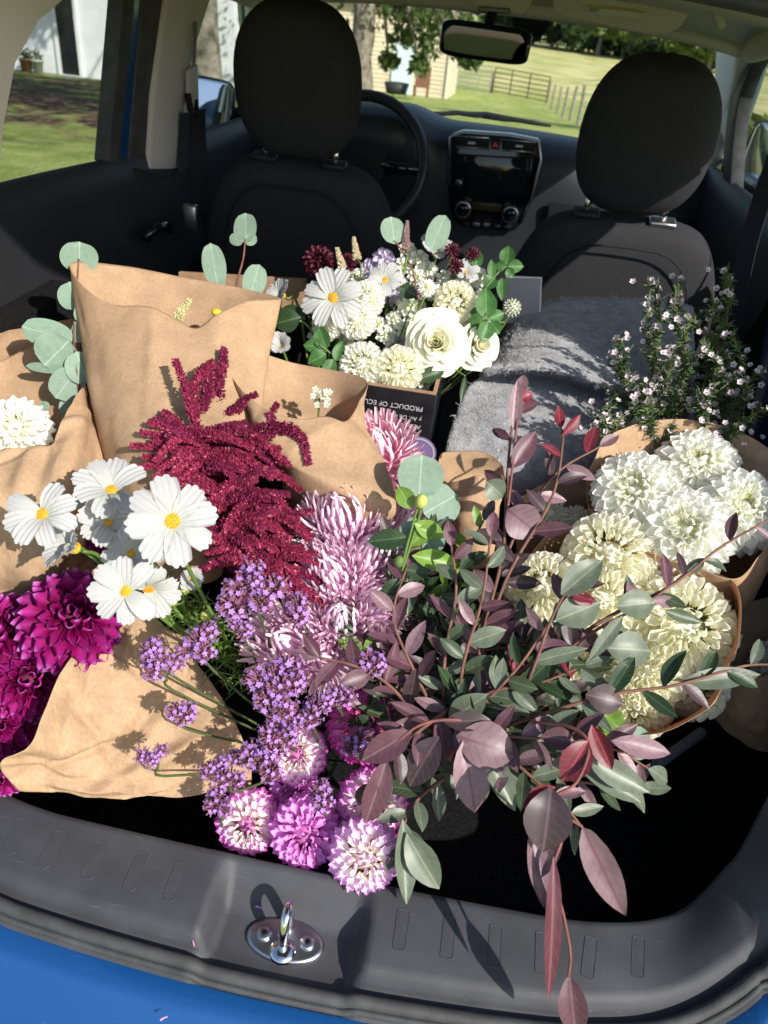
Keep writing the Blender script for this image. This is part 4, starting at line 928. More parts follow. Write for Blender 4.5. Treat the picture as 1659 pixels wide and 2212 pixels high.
wrap('sunlit far brown paper sheet showing above the cream dahlia wrap', [
    [(-90, 735, 1.08), (0, 716, 1.07), (80, 705, 1.06), (160, 688, 1.06)], [(-90, 800, 1.06), (0, 790, 1.06), (80, 770, 1.06), (175, 760, 1.06)], [(-90, 920, 1.06), (0, 920, 1.06), (80, 920, 1.06), (190, 920, 1.06)]], cv=False, amp=.008)
# W1: upper right
wrap('brown paper wrap holding the open ivory dahlias below the waxflower', [
    [(1272, 1090, .97), (1274, 1010, 1.0), (1318, 940, 1.0), (1420, 908, 1.02), (1530, 912, 1.02), (1630, 950, 1.0), (1695, 1015, .98), (1690, 1130, .93), (1640, 1200, .89), (1590, 1250, .87), (1500, 1225, .88), (1400, 1190, .90), (1330, 1150, .93)],
    [(1290, 1180, 1.0), (1300, 1120, 1.02), (1345, 1080, 1.04), (1430, 1060, 1.06), (1530, 1060, 1.05), (1610, 1090, 1.02), (1660, 1130, .99), (1660, 1220, .95), (1625, 1290, .93), (1570, 1320, .92), (1500, 1310, .93), (1410, 1280, .95), (1340, 1240, .97)],
    [(1370, 1420, 1.07), (1380, 1400, 1.08), (1400, 1385, 1.09), (1440, 1380, 1.10), (1490, 1380, 1.09), (1530, 1390, 1.08), (1550, 1400, 1.06), (1550, 1430, 1.05), (1530, 1450, 1.04), (1500, 1460, 1.04), (1460, 1460, 1.04), (1420, 1450, 1.05), (1390, 1440, 1.06)]], amp=.006)
# W2: lower right
wrap('sun glowing brown paper wrap around the cream ball dahlias', [
    [(1148, 1196, .96), (1225, 1142, .98), (1330, 1126, .99), (1430, 1180, .97), (1520, 1228, .92), (1590, 1262, .86), (1602, 1345, .825), (1576, 1445, .80), (1532, 1526, .785), (1452, 1574, .78), (1376, 1586, .79), (1250, 1560, .86), (1130, 1400, .92)],
    [(1170, 1260, 1.0), (1230, 1215, 1.02), (1330, 1200, 1.03), (1420, 1240, 1.02), (1500, 1290, .99), (1555, 1330, .96), (1570, 1390, .94), (1545, 1470, .915), (1500, 1530, .895), (1440, 1565, .88), (1370, 1580, .89), (1260, 1560, .92), (1150, 1430, .97)],
    [(1220, 1450, 1.08), (1250, 1430, 1.09), (1300, 1420, 1.10), (1350, 1430, 1.10), (1390, 1450, 1.08), (1420, 1470, 1.07), (1430, 1500, 1.06), (1420, 1540, 1.05), (1390, 1560, 1.04), (1350, 1570, 1.04), (1300, 1570, 1.04), (1260, 1560, 1.05), (1230, 1520, 1.06)]], amp=.005)
# right edge bags
wrap('shaded brown paper wrap with white blooms against the boot side wall', [
    [(1560, 1330, 1.0), (1620, 1300, 1.0), (1700, 1290, 1.02), (1760, 1330, .98), (1740, 1420, .93), (1650, 1460, .91), (1590, 1450, .93)],
    [(1540, 1460, .97), (1600, 1440, .99), (1690, 1430, 1.0), (1740, 1450, .97), (1720, 1520, .93), (1650, 1550, .91), (1580, 1530, .93)],
    [(1545, 1545, 1.0), (1590, 1540, 1.02), (1660, 1540, 1.02), (1720, 1550, 1.0), (1710, 1610, .97), (1650, 1625, .96), (1580, 1590, .97)]], amp=.006)
wrap('small open brown paper wrap in front of the grey blanket', [
    [(950, 985, 1.02), (985, 975, 1.04), (1050, 978, 1.04), (1086, 1010, 1.0), (1085, 1070, .95), (1040, 1030, .94), (985, 1040, .95), (955, 1040, .98)],
    [(960, 1070, .98), (990, 1060, 1.0), (1050, 1060, 1.0), (1075, 1080, .97), (1070, 1120, .94), (1030, 1120, .93), (990, 1120, .94), (965, 1110, .96)],
    [(980, 1200, 1.0), (1000, 1200, 1.02), (1040, 1200, 1.02), (1060, 1200, 1.0), (1060, 1220, .98), (1030, 1230, .97), (1000, 1230, .98), (985, 1215, .99)]], amp=.005, sc=25)
wrap('brown paper edge tucked behind the ivory dahlia wrap', [
    [(1120, 1075, 1.06), (1200, 1035, 1.08), (1290, 1020, 1.09)], [(1115, 1130, 1.06), (1200, 1110, 1.08), (1290, 1090, 1.09)], [(1110, 1250, 1.09), (1200, 1240, 1.10), (1290, 1220, 1.11)]], cv=False, amp=.005)

# ================================================================== CREAM DAHLIAS (right)
GB = lambda: Vector((0, 0, 0))
def fl(x, y, d): return at(x, y, d)
bW1 = at(1450, 1420, 1.12); bW2 = at(1310, 1560, 1.12)
for i, (x, y, d, r, ax) in enumerate([(1372, 1062, .955, 98, (-.25, 0, .3)), (1508, 1004, 1.00, 92, (.1, .1, .5)), (1604, 1100, .945, 97, (.35, 0, .4)), (1478, 1150, .915, 106, (0, -.1, .35))]):
    p = fl(x, y, d); dahlia('ivory_dahlia', ['ivory dahlia with a tight green eye in the upper paper wrap, beside the burgundy leaves', 'tall ivory dahlia at the back rim of the upper paper wrap', 'ivory dahlia pressed against the side wall edge of the upper wrap', 'open ivory dahlia with pale yellow heart over the front lip of the upper wrap'][i], 'ivory dahlias in the upper wrap', p, toward(p, .35, .9, ax), r*1.0*d/1660, ivoryP, 130, wd=.44, pl=.72, dome=.6, base=bW1, seed=i, th=(5, 104))
for i, (x, y, d, r, ax) in enumerate([(1315, 1197, .92, 98, (-.1, .1, .5)), (1170, 1268, .90, 80, (-.4, 0, .4)), (1300, 1296, .885, 84, (-.1, 0, .3)), (1478, 1350, .865, 112, (.2, 0, .3)), (1385, 1452, .855, 96, (-.1, -.2, .1)), (1502, 1478, .86, 74, (.3, -.2, 0)), (1372, 1518, .845, 78, (-.1, -.4, 0)), (1255, 1400, .89, 80, (-.2, 0, .2))]):
    p = fl(x, y, d); dahlia('cream_ball_dahlia', ['cream ball dahlia at the back rim of the glowing wrap, under the open ivory one', 'cream ball dahlia next to the plum leaves outside the wrap edge', 'cream ball dahlia in the middle of the glowing wrap behind the grey leaf', 'largest cream ball dahlia against the glowing side of the paper', 'cream ball dahlia just below the largest one', 'smaller cream ball dahlia at the bottom lip of the glowing paper', 'lowest cream ball dahlia spilling out beside the fresh green leaves', 'cream ball dahlia buried under the crossing grey branch'][i], 'cream ball dahlias in the lower wrap', p, toward(p, .3, .9, ax), r*1.02*d/1660, creamP, 190, kind='ball', wd=.31, pl=.46, dome=.84, th=(3, 118), base=bW2, seed=10+i)
for i, (x, y, d, r) in enumerate([(1190, 1110, 1.04, 40), (1245, 1118, 1.03, 32)]):
    p = fl(x, y, d); dahlia('white_mum', 'small white pompon mum half hidden between burgundy leaves and paper', 'small white mums behind the leaves', p, toward(p, .8), r*d/1660, ivoryP, 60, wd=.26, pl=.7, base=at(1200, 1230, 1.1), seed=30+i, cat='mum')
for i, (x, y, d, r) in enumerate([(38, 925, .905, 74), (-35, 950, .90, 60)]):
    p = fl(x, y, d); dahlia('cream_dahlia', ['cream dahlia half sunk in the brown paper wrap beside the eucalyptus', 'second cream dahlia deep inside the same wrap by the eucalyptus'][i], None, p, toward(p, .7, .7, (.1, -.2, 0)), r*d/1660, ivoryP, 84, wd=.36, pl=.66, dome=.72, base=at(30, 1250, .98), seed=40+i)
p = fl(1672, 1430, .955); dahlia('white_stock', 'pale bloom in shade inside the wrap against the boot side wall', None, p, toward(p, .4), 52*.955/1660, ivoryP, 40, wd=.5, pl=.8, base=at(1660, 1590, 1.0), seed=50, cat='flower')

# ================================================================== MAGENTA DAHLIAS (left)
bM = at(60, 1700, .93)
for i, (x, y, d, r, ax) in enumerate([(155, 1338, .80, 112, (.2, 0, .3)), (8, 1375, .82, 100, (-.3, 0, .2)), (62, 1470, .815, 92, (.1, -.2, 0)), (-6, 1560, .81, 88, (-.2, -.2, 0)), (235, 1178, .90, 45, (0, .2, .6)), (8, 1668, .80, 55, (.1, -.5, -.3))]):
    p = fl(x, y, d); dahlia('magenta_dahlia', ['largest magenta dahlia with lilac tipped petals below the cosmos', 'magenta dahlia behind the largest one at the paper rim', 'deep magenta dahlia tucked against the edge of the open paper sheet', 'dark magenta dahlia low in the paper fold', 'magenta dahlia peeking out between the cosmos flowers', 'lowest magenta dahlia hanging over the boot sill'][i], 'magenta dahlias', p, toward(p, .3, .9, ax), r*d/1660, magP, 105, wd=.46, pl=.74, dome=.85, tilt=18, th=(1, 112), base=bM, seed=60+i)

# ================================================================== PINK AND BICOLOUR DAHLIAS (front)
bP = at(760, 1560, 1.0)
for i, (x, y, d, r, m, ax, lb, em) in enumerate([
    (535, 1778, .82, 66, bicP, (-.1, -.6, -.2), 'white dahlia with purple tips and a dark purple heart hanging over the sill', None),
    (657, 1800, .80, 72, orcP, (.0, -.6, -.1), 'solid orchid pink dahlia between the two tipped ones', None),
    (787, 1852, .765, 74, lilP, (.1, -.6, -.1), 'pale lilac and white dahlia beside the striker', None),
    (806, 1738, .82, 72, bicP, (.3, -.5, .1), 'purple edged white dahlia with a yellow eye under a plum leaf', eyeY),
    (640, 1628, .825, 62, bicP, (-.1, -.4, .2), 'white and purple dahlia half covered by verbena', None),
    (632, 1700, .845, 50, orcP, (.0, -.6, .1), 'small mauve dahlia behind the orchid pink one', None),
    (786, 1566, .83, 74, hotP, (.1, -.3, .5), 'bright pink dahlia with a rosy heart under the verbena', None),
    (858, 1845, .81, 42, hotP, (.5, -.5, .1), 'pink dahlia mostly hidden behind the pale lilac one', None)]):
    p = fl(x, y, d); dahlia('pink_dahlia', lb, 'pink and purple dahlias at the sill', p, toward(p, .15, .8, ax), r*1.08*d/1660, m, 135, wd=.34, pl=.56, dome=.78, th=(4, 116), tilt=16, base=bP, seed=70+i, eyeM=em)

# ================================================================== SPIDER MUMS
bS = at(770, 1420, 1.0)
for i, (x, y, d, r, m, ax) in enumerate([(812, 968, 1.0, 102, mumR, (-.2, 0, .6)), (735, 1118, .90, 104, mumP, (-.3, .2, .6)), (800, 1190, .885, 98, mumP, (.2, 0, .5)), (712, 1235, .87, 96, mumP, (-.3, 0, .3)), (820, 1290, .88, 88, mumP, (.3, 0, .3)), (615, 1385, .86, 108, mumP, (-.4, -.2, .2)), (735, 1330, .855, 92, mumP, (0, -.1, .3)), (865, 1115, .95, 64, mumP, (.3, .2, .5)), (690, 1420, .85, 80, mumP, (-.1, -.4, .1)), (870, 1210, .93, 70, mumP, (.3, 0, .4))]):
    d -= .0 if i == 0 else .03; p = fl(x, y, d); dahlia('spider_mum', ['rosy pink spider mum against the open paper cone', 'spider mum right under the curled paper cone', 'spider mum next to the glossy green sprig', 'spider mum touching the lower amaranth plume', 'spider mum below the one by the green sprig', 'spider mum with long outer rays over the paper and cosmos stems', 'spider mum behind the middle verbena heads', 'spider mum peeking between paper cone and eucalyptus', 'lowest spider mum half under the plum leaves', 'spider mum behind the glossy green sprig'][i], 'lilac pink spider mums', p, toward(p, .35, .8, ax), r*d/1660*1.16, m, 205, kind='needle', pl=.97, dome=.9, th=(4, 112), tilt=12, base=bS, seed=80+i, cat='mum')

# ================================================================== WHITE COSMOS
bC = at(520, 1440, .90)
for i, (x, y, d, r, ax, cup, drop, dsc, lb) in enumerate([
    (372, 1127, .685, 108, (.15, 0, .05), .10, (), 0, 'largest white cosmos fully open with eight petals in front of the amaranth'),
    (93, 1113, .72, 86, (-.35, 0, .25), .18, (5,), 0, 'white cosmos on the outside of the cluster, by the paper wrap'),
    (240, 1062, .765, 90, (-.1, .3, .5), .30, (6,), 0, 'white cosmos tilted up behind the largest one'),
    (160, 1108, .79, 62, (.2, .6, .5), .2, (), 1, 'half hidden white cosmos with an orange disc'),
    (165, 1185, .745, 78, (-.75, .3, -.2), .75, (), 0, 'white cosmos seen from the side above the magenta dahlia'),
    (272, 1277, .70, 82, (0, -.2, .05), .12, (4,), 0, 'white cosmos facing out over the open paper sheet'),
    (322, 1270, .735, 78, (.5, -.5, -.5), .5, (1, 2), 1, 'drooping white cosmos with an orange disc over the paper'),
    (235, 1130, .775, 74, (-.2, .1, 0), .5, (), 0, 'half closed white cosmos under the largest one'),
    (410, 1250, .80, 42, (.3, -.3, .1), .9, (), 0, 'small closed white cosmos under the amaranth'),
    (285, 1195, .77, 70, (-.2, -.2, -.1), .4, (), 0, 'white cosmos tucked between the largest and the outward facing one')]):
    p = fl(x, y, d); cosmos(lb, 'white cosmos', p, toward(p, .12, .9, ax), r*.86*d/1660, bC, cup, 8, drop, 100+i, disc=dsc)
# cosmos buds and feathery foliage
bud = mat('bud_green', lincol=(.38, .42, .10), rough=.5)
for i, (x, y, d) in enumerate([(370, 1297, .78), (398, 1272, .80), (445, 1330, .82)]):
    p = at(x, y, d); t = thing('cosmos_bud', 'round pale green cosmos bud under the white cosmos', 'bud', p, 'cosmos buds')
    MB().ball(p, 14*d/1660, 10, 7).put('bud', bud, t, smooth=True); stem(t, p, Vector((0, 0, 1)), bC, .0018)
    for k in range(6):
        a = k*1.05; MB().tube([p+Vector((0, 0, -.005)), p+Vector((.009*math.cos(a), .009*math.sin(a), -.003)), p+Vector((.014*math.cos(a), .014*math.sin(a), .003))], [.0018, .0015, .0005], 4).put('sepal', stub, t)
ff = MB(); r = random.Random(4)
for k in range(260):
    u = r.random(); b0 = at(370+170*u+r.uniform(-45, 35), 1280+170*u+r.uniform(-40, 50), .80+.08*u+r.uniform(-.01, .03))
    d = Vector((r.gauss(0, 1), r.gauss(0, 1), r.gauss(.2, .8))).normalized(); L_ = r.uniform(.015, .035)
    ff.tube([b0, b0+d*L_*.6+Vector((0, 0, .002)), b0+d*L_], [.0009, .0008, .0003], 3, caps=False)
tag(ff.put('cosmos_foliage', mat('feathery_green', lincol=(.09, .16, .025), rough=.6, tr=.2)), 'feathery green cosmos foliage tangled below the blooms', kind='stuff', cat='foliage')

# ================================================================== AMARANTH
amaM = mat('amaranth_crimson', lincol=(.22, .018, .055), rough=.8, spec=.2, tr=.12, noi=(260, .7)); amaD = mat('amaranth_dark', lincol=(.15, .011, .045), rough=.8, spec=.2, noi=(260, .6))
amaL = mat('amaranth_pale_grain', lincol=(.42, .10, .14), rough=.8, spec=.15)
def tassel_mesh(P, R0, R1, n, m, seed):
    r = random.Random(seed); b = MB(); P = [Vector(p) for p in cr([Vector(q) for q in P], 8)]; V = b.V; F = b.F
    b.tube(P, [R0*.6+(R1-R0)*.6*i/(len(P)-1) for i in range(len(P))], 6)
    for k in range(n):
        f = r.random(); i = min(len(P)-2, int(f*(len(P)-1))); p = P[i].lerp(P[i+1], f*(len(P)-1)-i); t = (P[i+1]-P[i]).normalized()
        o = t.orthogonal().normalized(); o = Matrix.Rotation(r.random()*6.283, 3, t) @ o; R = (R0+(R1-R0)*f)*r.uniform(.7, 1.15)
        c = p+o*R; d = (o+t*r.uniform(.1, .9)).normalized(); s = r.uniform(.0010, .0019); e = d.orthogonal().normalized(); g = d.cross(e); q = len(V)
        V += [tuple(c-d*s*.8+e*s), tuple(c-d*s*.8-e*s*.5+g*s*.87), tuple(c-d*s*.8-e*s*.5-g*s*.87), tuple(c+d*s*1.25)]
        F += [(q, q+1, q+3), (q+1, q+2, q+3), (q+2, q, q+3)]
    me = mesh('tassel', V, F, [m, amaL] if m in (amaM, amaD) else m, False)
    if m in (amaM, amaD):
        n0 = len(F)-3*n
        for k in range(n):
            if r.random() < .06:
                for j in range(3): me.polygons[n0+3*k+j].material_index = 1
    return me
ama = thing('amaranth_plume', 'crimson amaranth plume with upright tassels in front of the tall paper cone', 'amaranth', at(520, 1290, .93))
r = random.Random(12); T = []
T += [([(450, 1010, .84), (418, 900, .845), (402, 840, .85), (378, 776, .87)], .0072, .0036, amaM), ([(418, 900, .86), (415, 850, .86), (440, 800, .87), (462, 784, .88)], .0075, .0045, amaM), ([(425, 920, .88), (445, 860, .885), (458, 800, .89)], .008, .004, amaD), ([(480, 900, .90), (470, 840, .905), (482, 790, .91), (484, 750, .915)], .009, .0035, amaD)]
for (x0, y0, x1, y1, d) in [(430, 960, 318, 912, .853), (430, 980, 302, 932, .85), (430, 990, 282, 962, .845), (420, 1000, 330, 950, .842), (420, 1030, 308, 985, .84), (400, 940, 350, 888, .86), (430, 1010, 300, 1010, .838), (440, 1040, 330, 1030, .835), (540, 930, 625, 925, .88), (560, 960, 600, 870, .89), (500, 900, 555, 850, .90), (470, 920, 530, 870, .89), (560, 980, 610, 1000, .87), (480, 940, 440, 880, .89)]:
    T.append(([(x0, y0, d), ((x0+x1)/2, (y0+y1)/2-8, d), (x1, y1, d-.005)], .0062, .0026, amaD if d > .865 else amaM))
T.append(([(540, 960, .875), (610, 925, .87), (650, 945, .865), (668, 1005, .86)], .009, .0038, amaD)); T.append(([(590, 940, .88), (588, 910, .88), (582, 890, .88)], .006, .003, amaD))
for k in range(120):
    f = k/119; x = 440+130*f+r.uniform(-55, 45); y = 930+320*f+r.uniform(-25, 25); s = 1 if r.random() < .62 else -1; L_ = r.uniform(60, 150)
    d = .855-.02*f+r.uniform(-.026, .02); dy = r.uniform(-30, 62)
    x1 = x+s*L_; x1 = max(x1, 330+60*f) if s < 0 else min(x1, 640+65*f)
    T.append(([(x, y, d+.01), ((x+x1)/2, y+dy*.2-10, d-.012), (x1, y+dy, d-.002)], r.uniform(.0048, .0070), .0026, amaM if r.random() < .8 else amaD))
for i, (P, a, b_, m) in enumerate(T):
    part('tassel', tassel_mesh([at(*p) for p in P], a, b_, 560, m, i), ama)
MB().tube([at(450, 950, .90), at(500, 1120, .90), at(530, 1290, .92), at(560, 1420, .98)], [.005, .009, .010, .008], 8).put('stem', mat('red_stem', lincol=(.2, .03, .05)), ama, smooth=True)
core = MB()
for (x, y, d, rr) in [(455, 980, .90, .022), (480, 1050, .895, .030), (505, 1120, .89, .032), (530, 1190, .885, .030), (560, 1250, .885, .022)]: core.ball(at(x, y, d), rr, 12, 8)
core.put('plume_core', amaD, ama, smooth=True)

# ================================================================== VERBENA
verP = mat('verbena_petal', lincol=(.43, .22, .60), rough=.6, tr=.2, noi=(60, .3)); calM = mat('verbena_calyx', lincol=(.24, .10, .15), rough=.8, noi=(200, .6))
def floret_cluster(seed, n=34):
    r = random.Random(seed); a = MB(); c = MB()
    for k in range(n):
        f = (k+.5)/n; ph = k*2.4; th = math.acos(1-1.15*f)+r.uniform(-.15, .15); d = Vector((math.sin(th)*math.cos(ph), math.sin(th)*math.sin(ph), math.cos(th))); R = r.uniform(.68, 1.14)
        c.tube([d*.25, d*R*.93], [.05, .075], 4, caps=False)
        for _ in range(2):
            q = (d+Vector((r.gauss(0, .2), r.gauss(0, .2), r.gauss(0, .2)))).normalized(); c.tube([q*.3, q*R*.78], [.06, .05], 4)
        if r.random() < .32: continue
        e = d.orthogonal().normalized(); e = Matrix.Rotation(r.random()*6, 3, d) @ e; g = d.cross(e); s = r.uniform(.15, .21)
        for m in range(5):
            an = m*1.2566; v = e*math.cos(an)+g*math.sin(an); w_ = d.cross(v); b0 = d*R; k0 = len(a.V)
            a.V += [tuple(b0), tuple(b0+v*s*.6+w_*s*.38), tuple(b0+v*s+d*s*.1+w_*s*.22), tuple(b0+v*s+d*s*.1-w_*s*.22), tuple(b0+v*s*.6-w_*s*.38)]; a.F.append((k0, k0+1, k0+2, k0+3, k0+4))
    return mesh('floret', a.V, a.F, verP, False), mesh('calyx', c.V, c.F, calM, False)
FC = [floret_cluster(i) for i in range(4)]
bV = at(700, 1640, .95)
heads = [(535, 1265, .73, 88, 6), (345, 1432, .735, 52, 4), (432, 1385, .74, 54, 4), (385, 1532, .76, 30, 2), (330, 1630, .75, 38, 3), (592, 1478, .74, 84, 7), (612, 1560, .75, 62, 5), (720, 1500, .76, 44, 3), (482, 1655, .755, 58, 5), (468, 1735, .775, 42, 3), (565, 1630, .755, 56, 4), (690, 1722, .765, 30, 2), (805, 1432, .78, 32, 2), (780, 1600, .78, 36, 2), (645, 1312, .77, 34, 2), (515, 1345, .76, 40, 3), (330, 1400, .745, 30, 1), (665, 1540, .755, 46, 3)]
lbs = ['largest round verbena head on a tall stem above the mums', 'verbena head reaching out over the open paper sheet', 'verbena head beside the green cosmos stems', 'small fading verbena head over the paper', 'verbena head on a sideways stem above the paper edge', 'broad verbena cluster in the middle of the purple bunch', 'broad verbena cluster just above the tipped dahlias', 'verbena head beside the bright pink dahlia', 'loose verbena head above the paper corner', 'lowest verbena head next to the purple tipped dahlia', 'verbena head in front of the white and purple dahlia', 'tiny verbena head lying on the orchid pink dahlia', 'tiny verbena head among the plum leaves', 'tiny verbena head on the bright pink dahlia', 'small verbena head in front of the spider mums', 'verbena head just under the largest one', 'smallest verbena head at the outer edge of the bunch', 'verbena head between the broad clusters and the pink dahlia']
for i, (x, y, d, rp, n) in enumerate(heads):
    r = random.Random(200+i); c = at(x, y, d); R = rp*d/1660; t = thing('verbena_stem', lbs[i], 'verbena', c, 'purple verbena heads'); A = toward(c, .6, .5, (-.2, 0, 0))
    e1 = A.orthogonal().normalized(); e2 = A.cross(e1); nod = c-A*R*1.3
    for k in range(n):
        rr = 0 if n == 1 else R*.74*math.sqrt((k+.3)/n); a = k*2.4+i; q = c+(e1*math.cos(a)+e2*math.sin(a))*rr-A*rr*.25; dd = (q-nod).normalized(); s = R*(.95 if n < 3 else (.56) if n < 5 else .41)*r.uniform(.9, 1.12)
        M = basis(dd.orthogonal(), dd, q-dd*s*.3, s, s, s*1.1); fa, ca = FC[(k+i) % 4]
        o = part('calyx_cluster', ca, t, M); o['kind'] = 'stuff'; o = part('floret_cluster', fa, t, M); o['kind'] = 'stuff'
        MB().tube([q-dd*s*.3, q.lerp(nod, .5), nod], .0008, 4).put('branchlet', stemD, t)
    b0 = bV if y > 1350 or x > 600 else at(640, 1560, .93)
    stem(t, nod, A, b0, .0014, stemD)

# ================================================================== LOROPETALUM, EUCALYPTUS, GREENERY
def lm(name, c, v, rough=.43, tr=.16): return mat(name, col=c, rough=rough, spec=.45, tr=tr, vein=v, rand=.16, noi=(5, .15))
plum = lm('plum_leaf', (88, 56, 66), (116, 84, 92)); mauve = lm('mauve_leaf', (124, 98, 105), (112, 76, 88)); grey = lm('grey_green_leaf', (92, 102, 86), (120, 128, 106)); dusk = lm('dusky_leaf', (64, 49, 53), (94, 74, 78))
wine = lm('wine_leaf', (86, 36, 48), (120, 70, 80)); olive = lm('olive_leaf', (66, 80, 56), (100, 112, 80)); red = lm('red_leaf', (112, 42, 54), (170, 70, 84), tr=.3); dgreen = lm('deep_green_leaf', (40, 60, 34), (70, 92, 56)); lime = lm('fresh_green_leaf', (108, 142, 54), (140, 168, 90), tr=.3)
euM = mat('eucalyptus_leaf', col=(122, 144, 126), rough=.6, spec=.25, tr=.14, vein=(150, 172, 152), rand=.1, noi=(6, .1)); mintM = lm('mint_leaf', (62, 104, 52), (96, 134, 80), .5, .2)
redtwig = mat('red_twig', lincol=(.17, .06, .05), rough=.7, noi=(50, .3))
def branch(label, P, leaves, group='burgundy foliage branches', name='loropetalum_branch', cat='branch', L=(.034, .05), step=.021, pal=None, kind='lor', twig=None, r=(.0022, .0011), seed=0, spread=.9, start=.12, face=.55, w=1.):
    rr = random.Random(seed); W = [Vector(p) for p in cr([at(*p) for p in P], 8)]
    t = thing(name, label, cat, W[0], group)
    n = len(W); MB().tube(W, [r[0]+(r[1]-r[0])*i/(n-1) for i in range(n)], 6).put('twig', twig or twigM, t, smooth=True)
    cum = [0]
    for i in range(1, n): cum.append(cum[-1]+(W[i]-W[i-1]).length)
    s = cum[-1]*start; k = 0
    while s < cum[-1] and leaves:
        i = max(j for j in range(n) if cum[j] <= s); i = min(i, n-2); p = W[i].lerp(W[i+1], (s-cum[i])/max(1e-6, cum[i+1]-cum[i])); d = (W[i+1]-W[i]).normalized()
        vw = (CAM-p).normalized(); sd = d.cross(vw).normalized()*(1 if k % 2 else -1)
        f = s/cum[-1]; dd = (d*rr.uniform(.4, 1.0)+sd*spread*rr.uniform(.7, 1.2)+vw*rr.uniform(-.35, .45)).normalized()
        nr = (vw*face+Vector((rr.uniform(-.6, .6), rr.uniform(-.6, .4), rr.uniform(.1, .9)))).normalized()
        m = pal(f, rr) if pal else plum; ln = rr.uniform(*L)*.94*(1-.3*f)
        leaf(t, kind, m, p, dd, nr, ln*1.08, w*rr.uniform(.72, 1.0)); s += step*rr.uniform(.75, 1.25); k += 1
    if leaves: leaf(t, kind, pal(1, rr) if pal else plum, W[-1], (W[-1]-W[-2]), toward(W[-1], .5), L[0]*.8)
    return t
pick = lambda *o: (lambda f, r: r.choice(o))
palTop = lambda f, r: r.choice([plum, mauve, plum, dusk, plum, red]) if f > .5 else r.choice([plum, dusk, mauve])
palGrey = lambda f, r: r.choice([grey, dgreen, olive, olive, dusk]) if f < .6 else r.choice([plum, mauve, grey])
palMix = pick(plum, dusk, dgreen, grey, olive, olive)
palDeep = pick(dgreen, olive, dgreen, dusk, grey)
k = 0
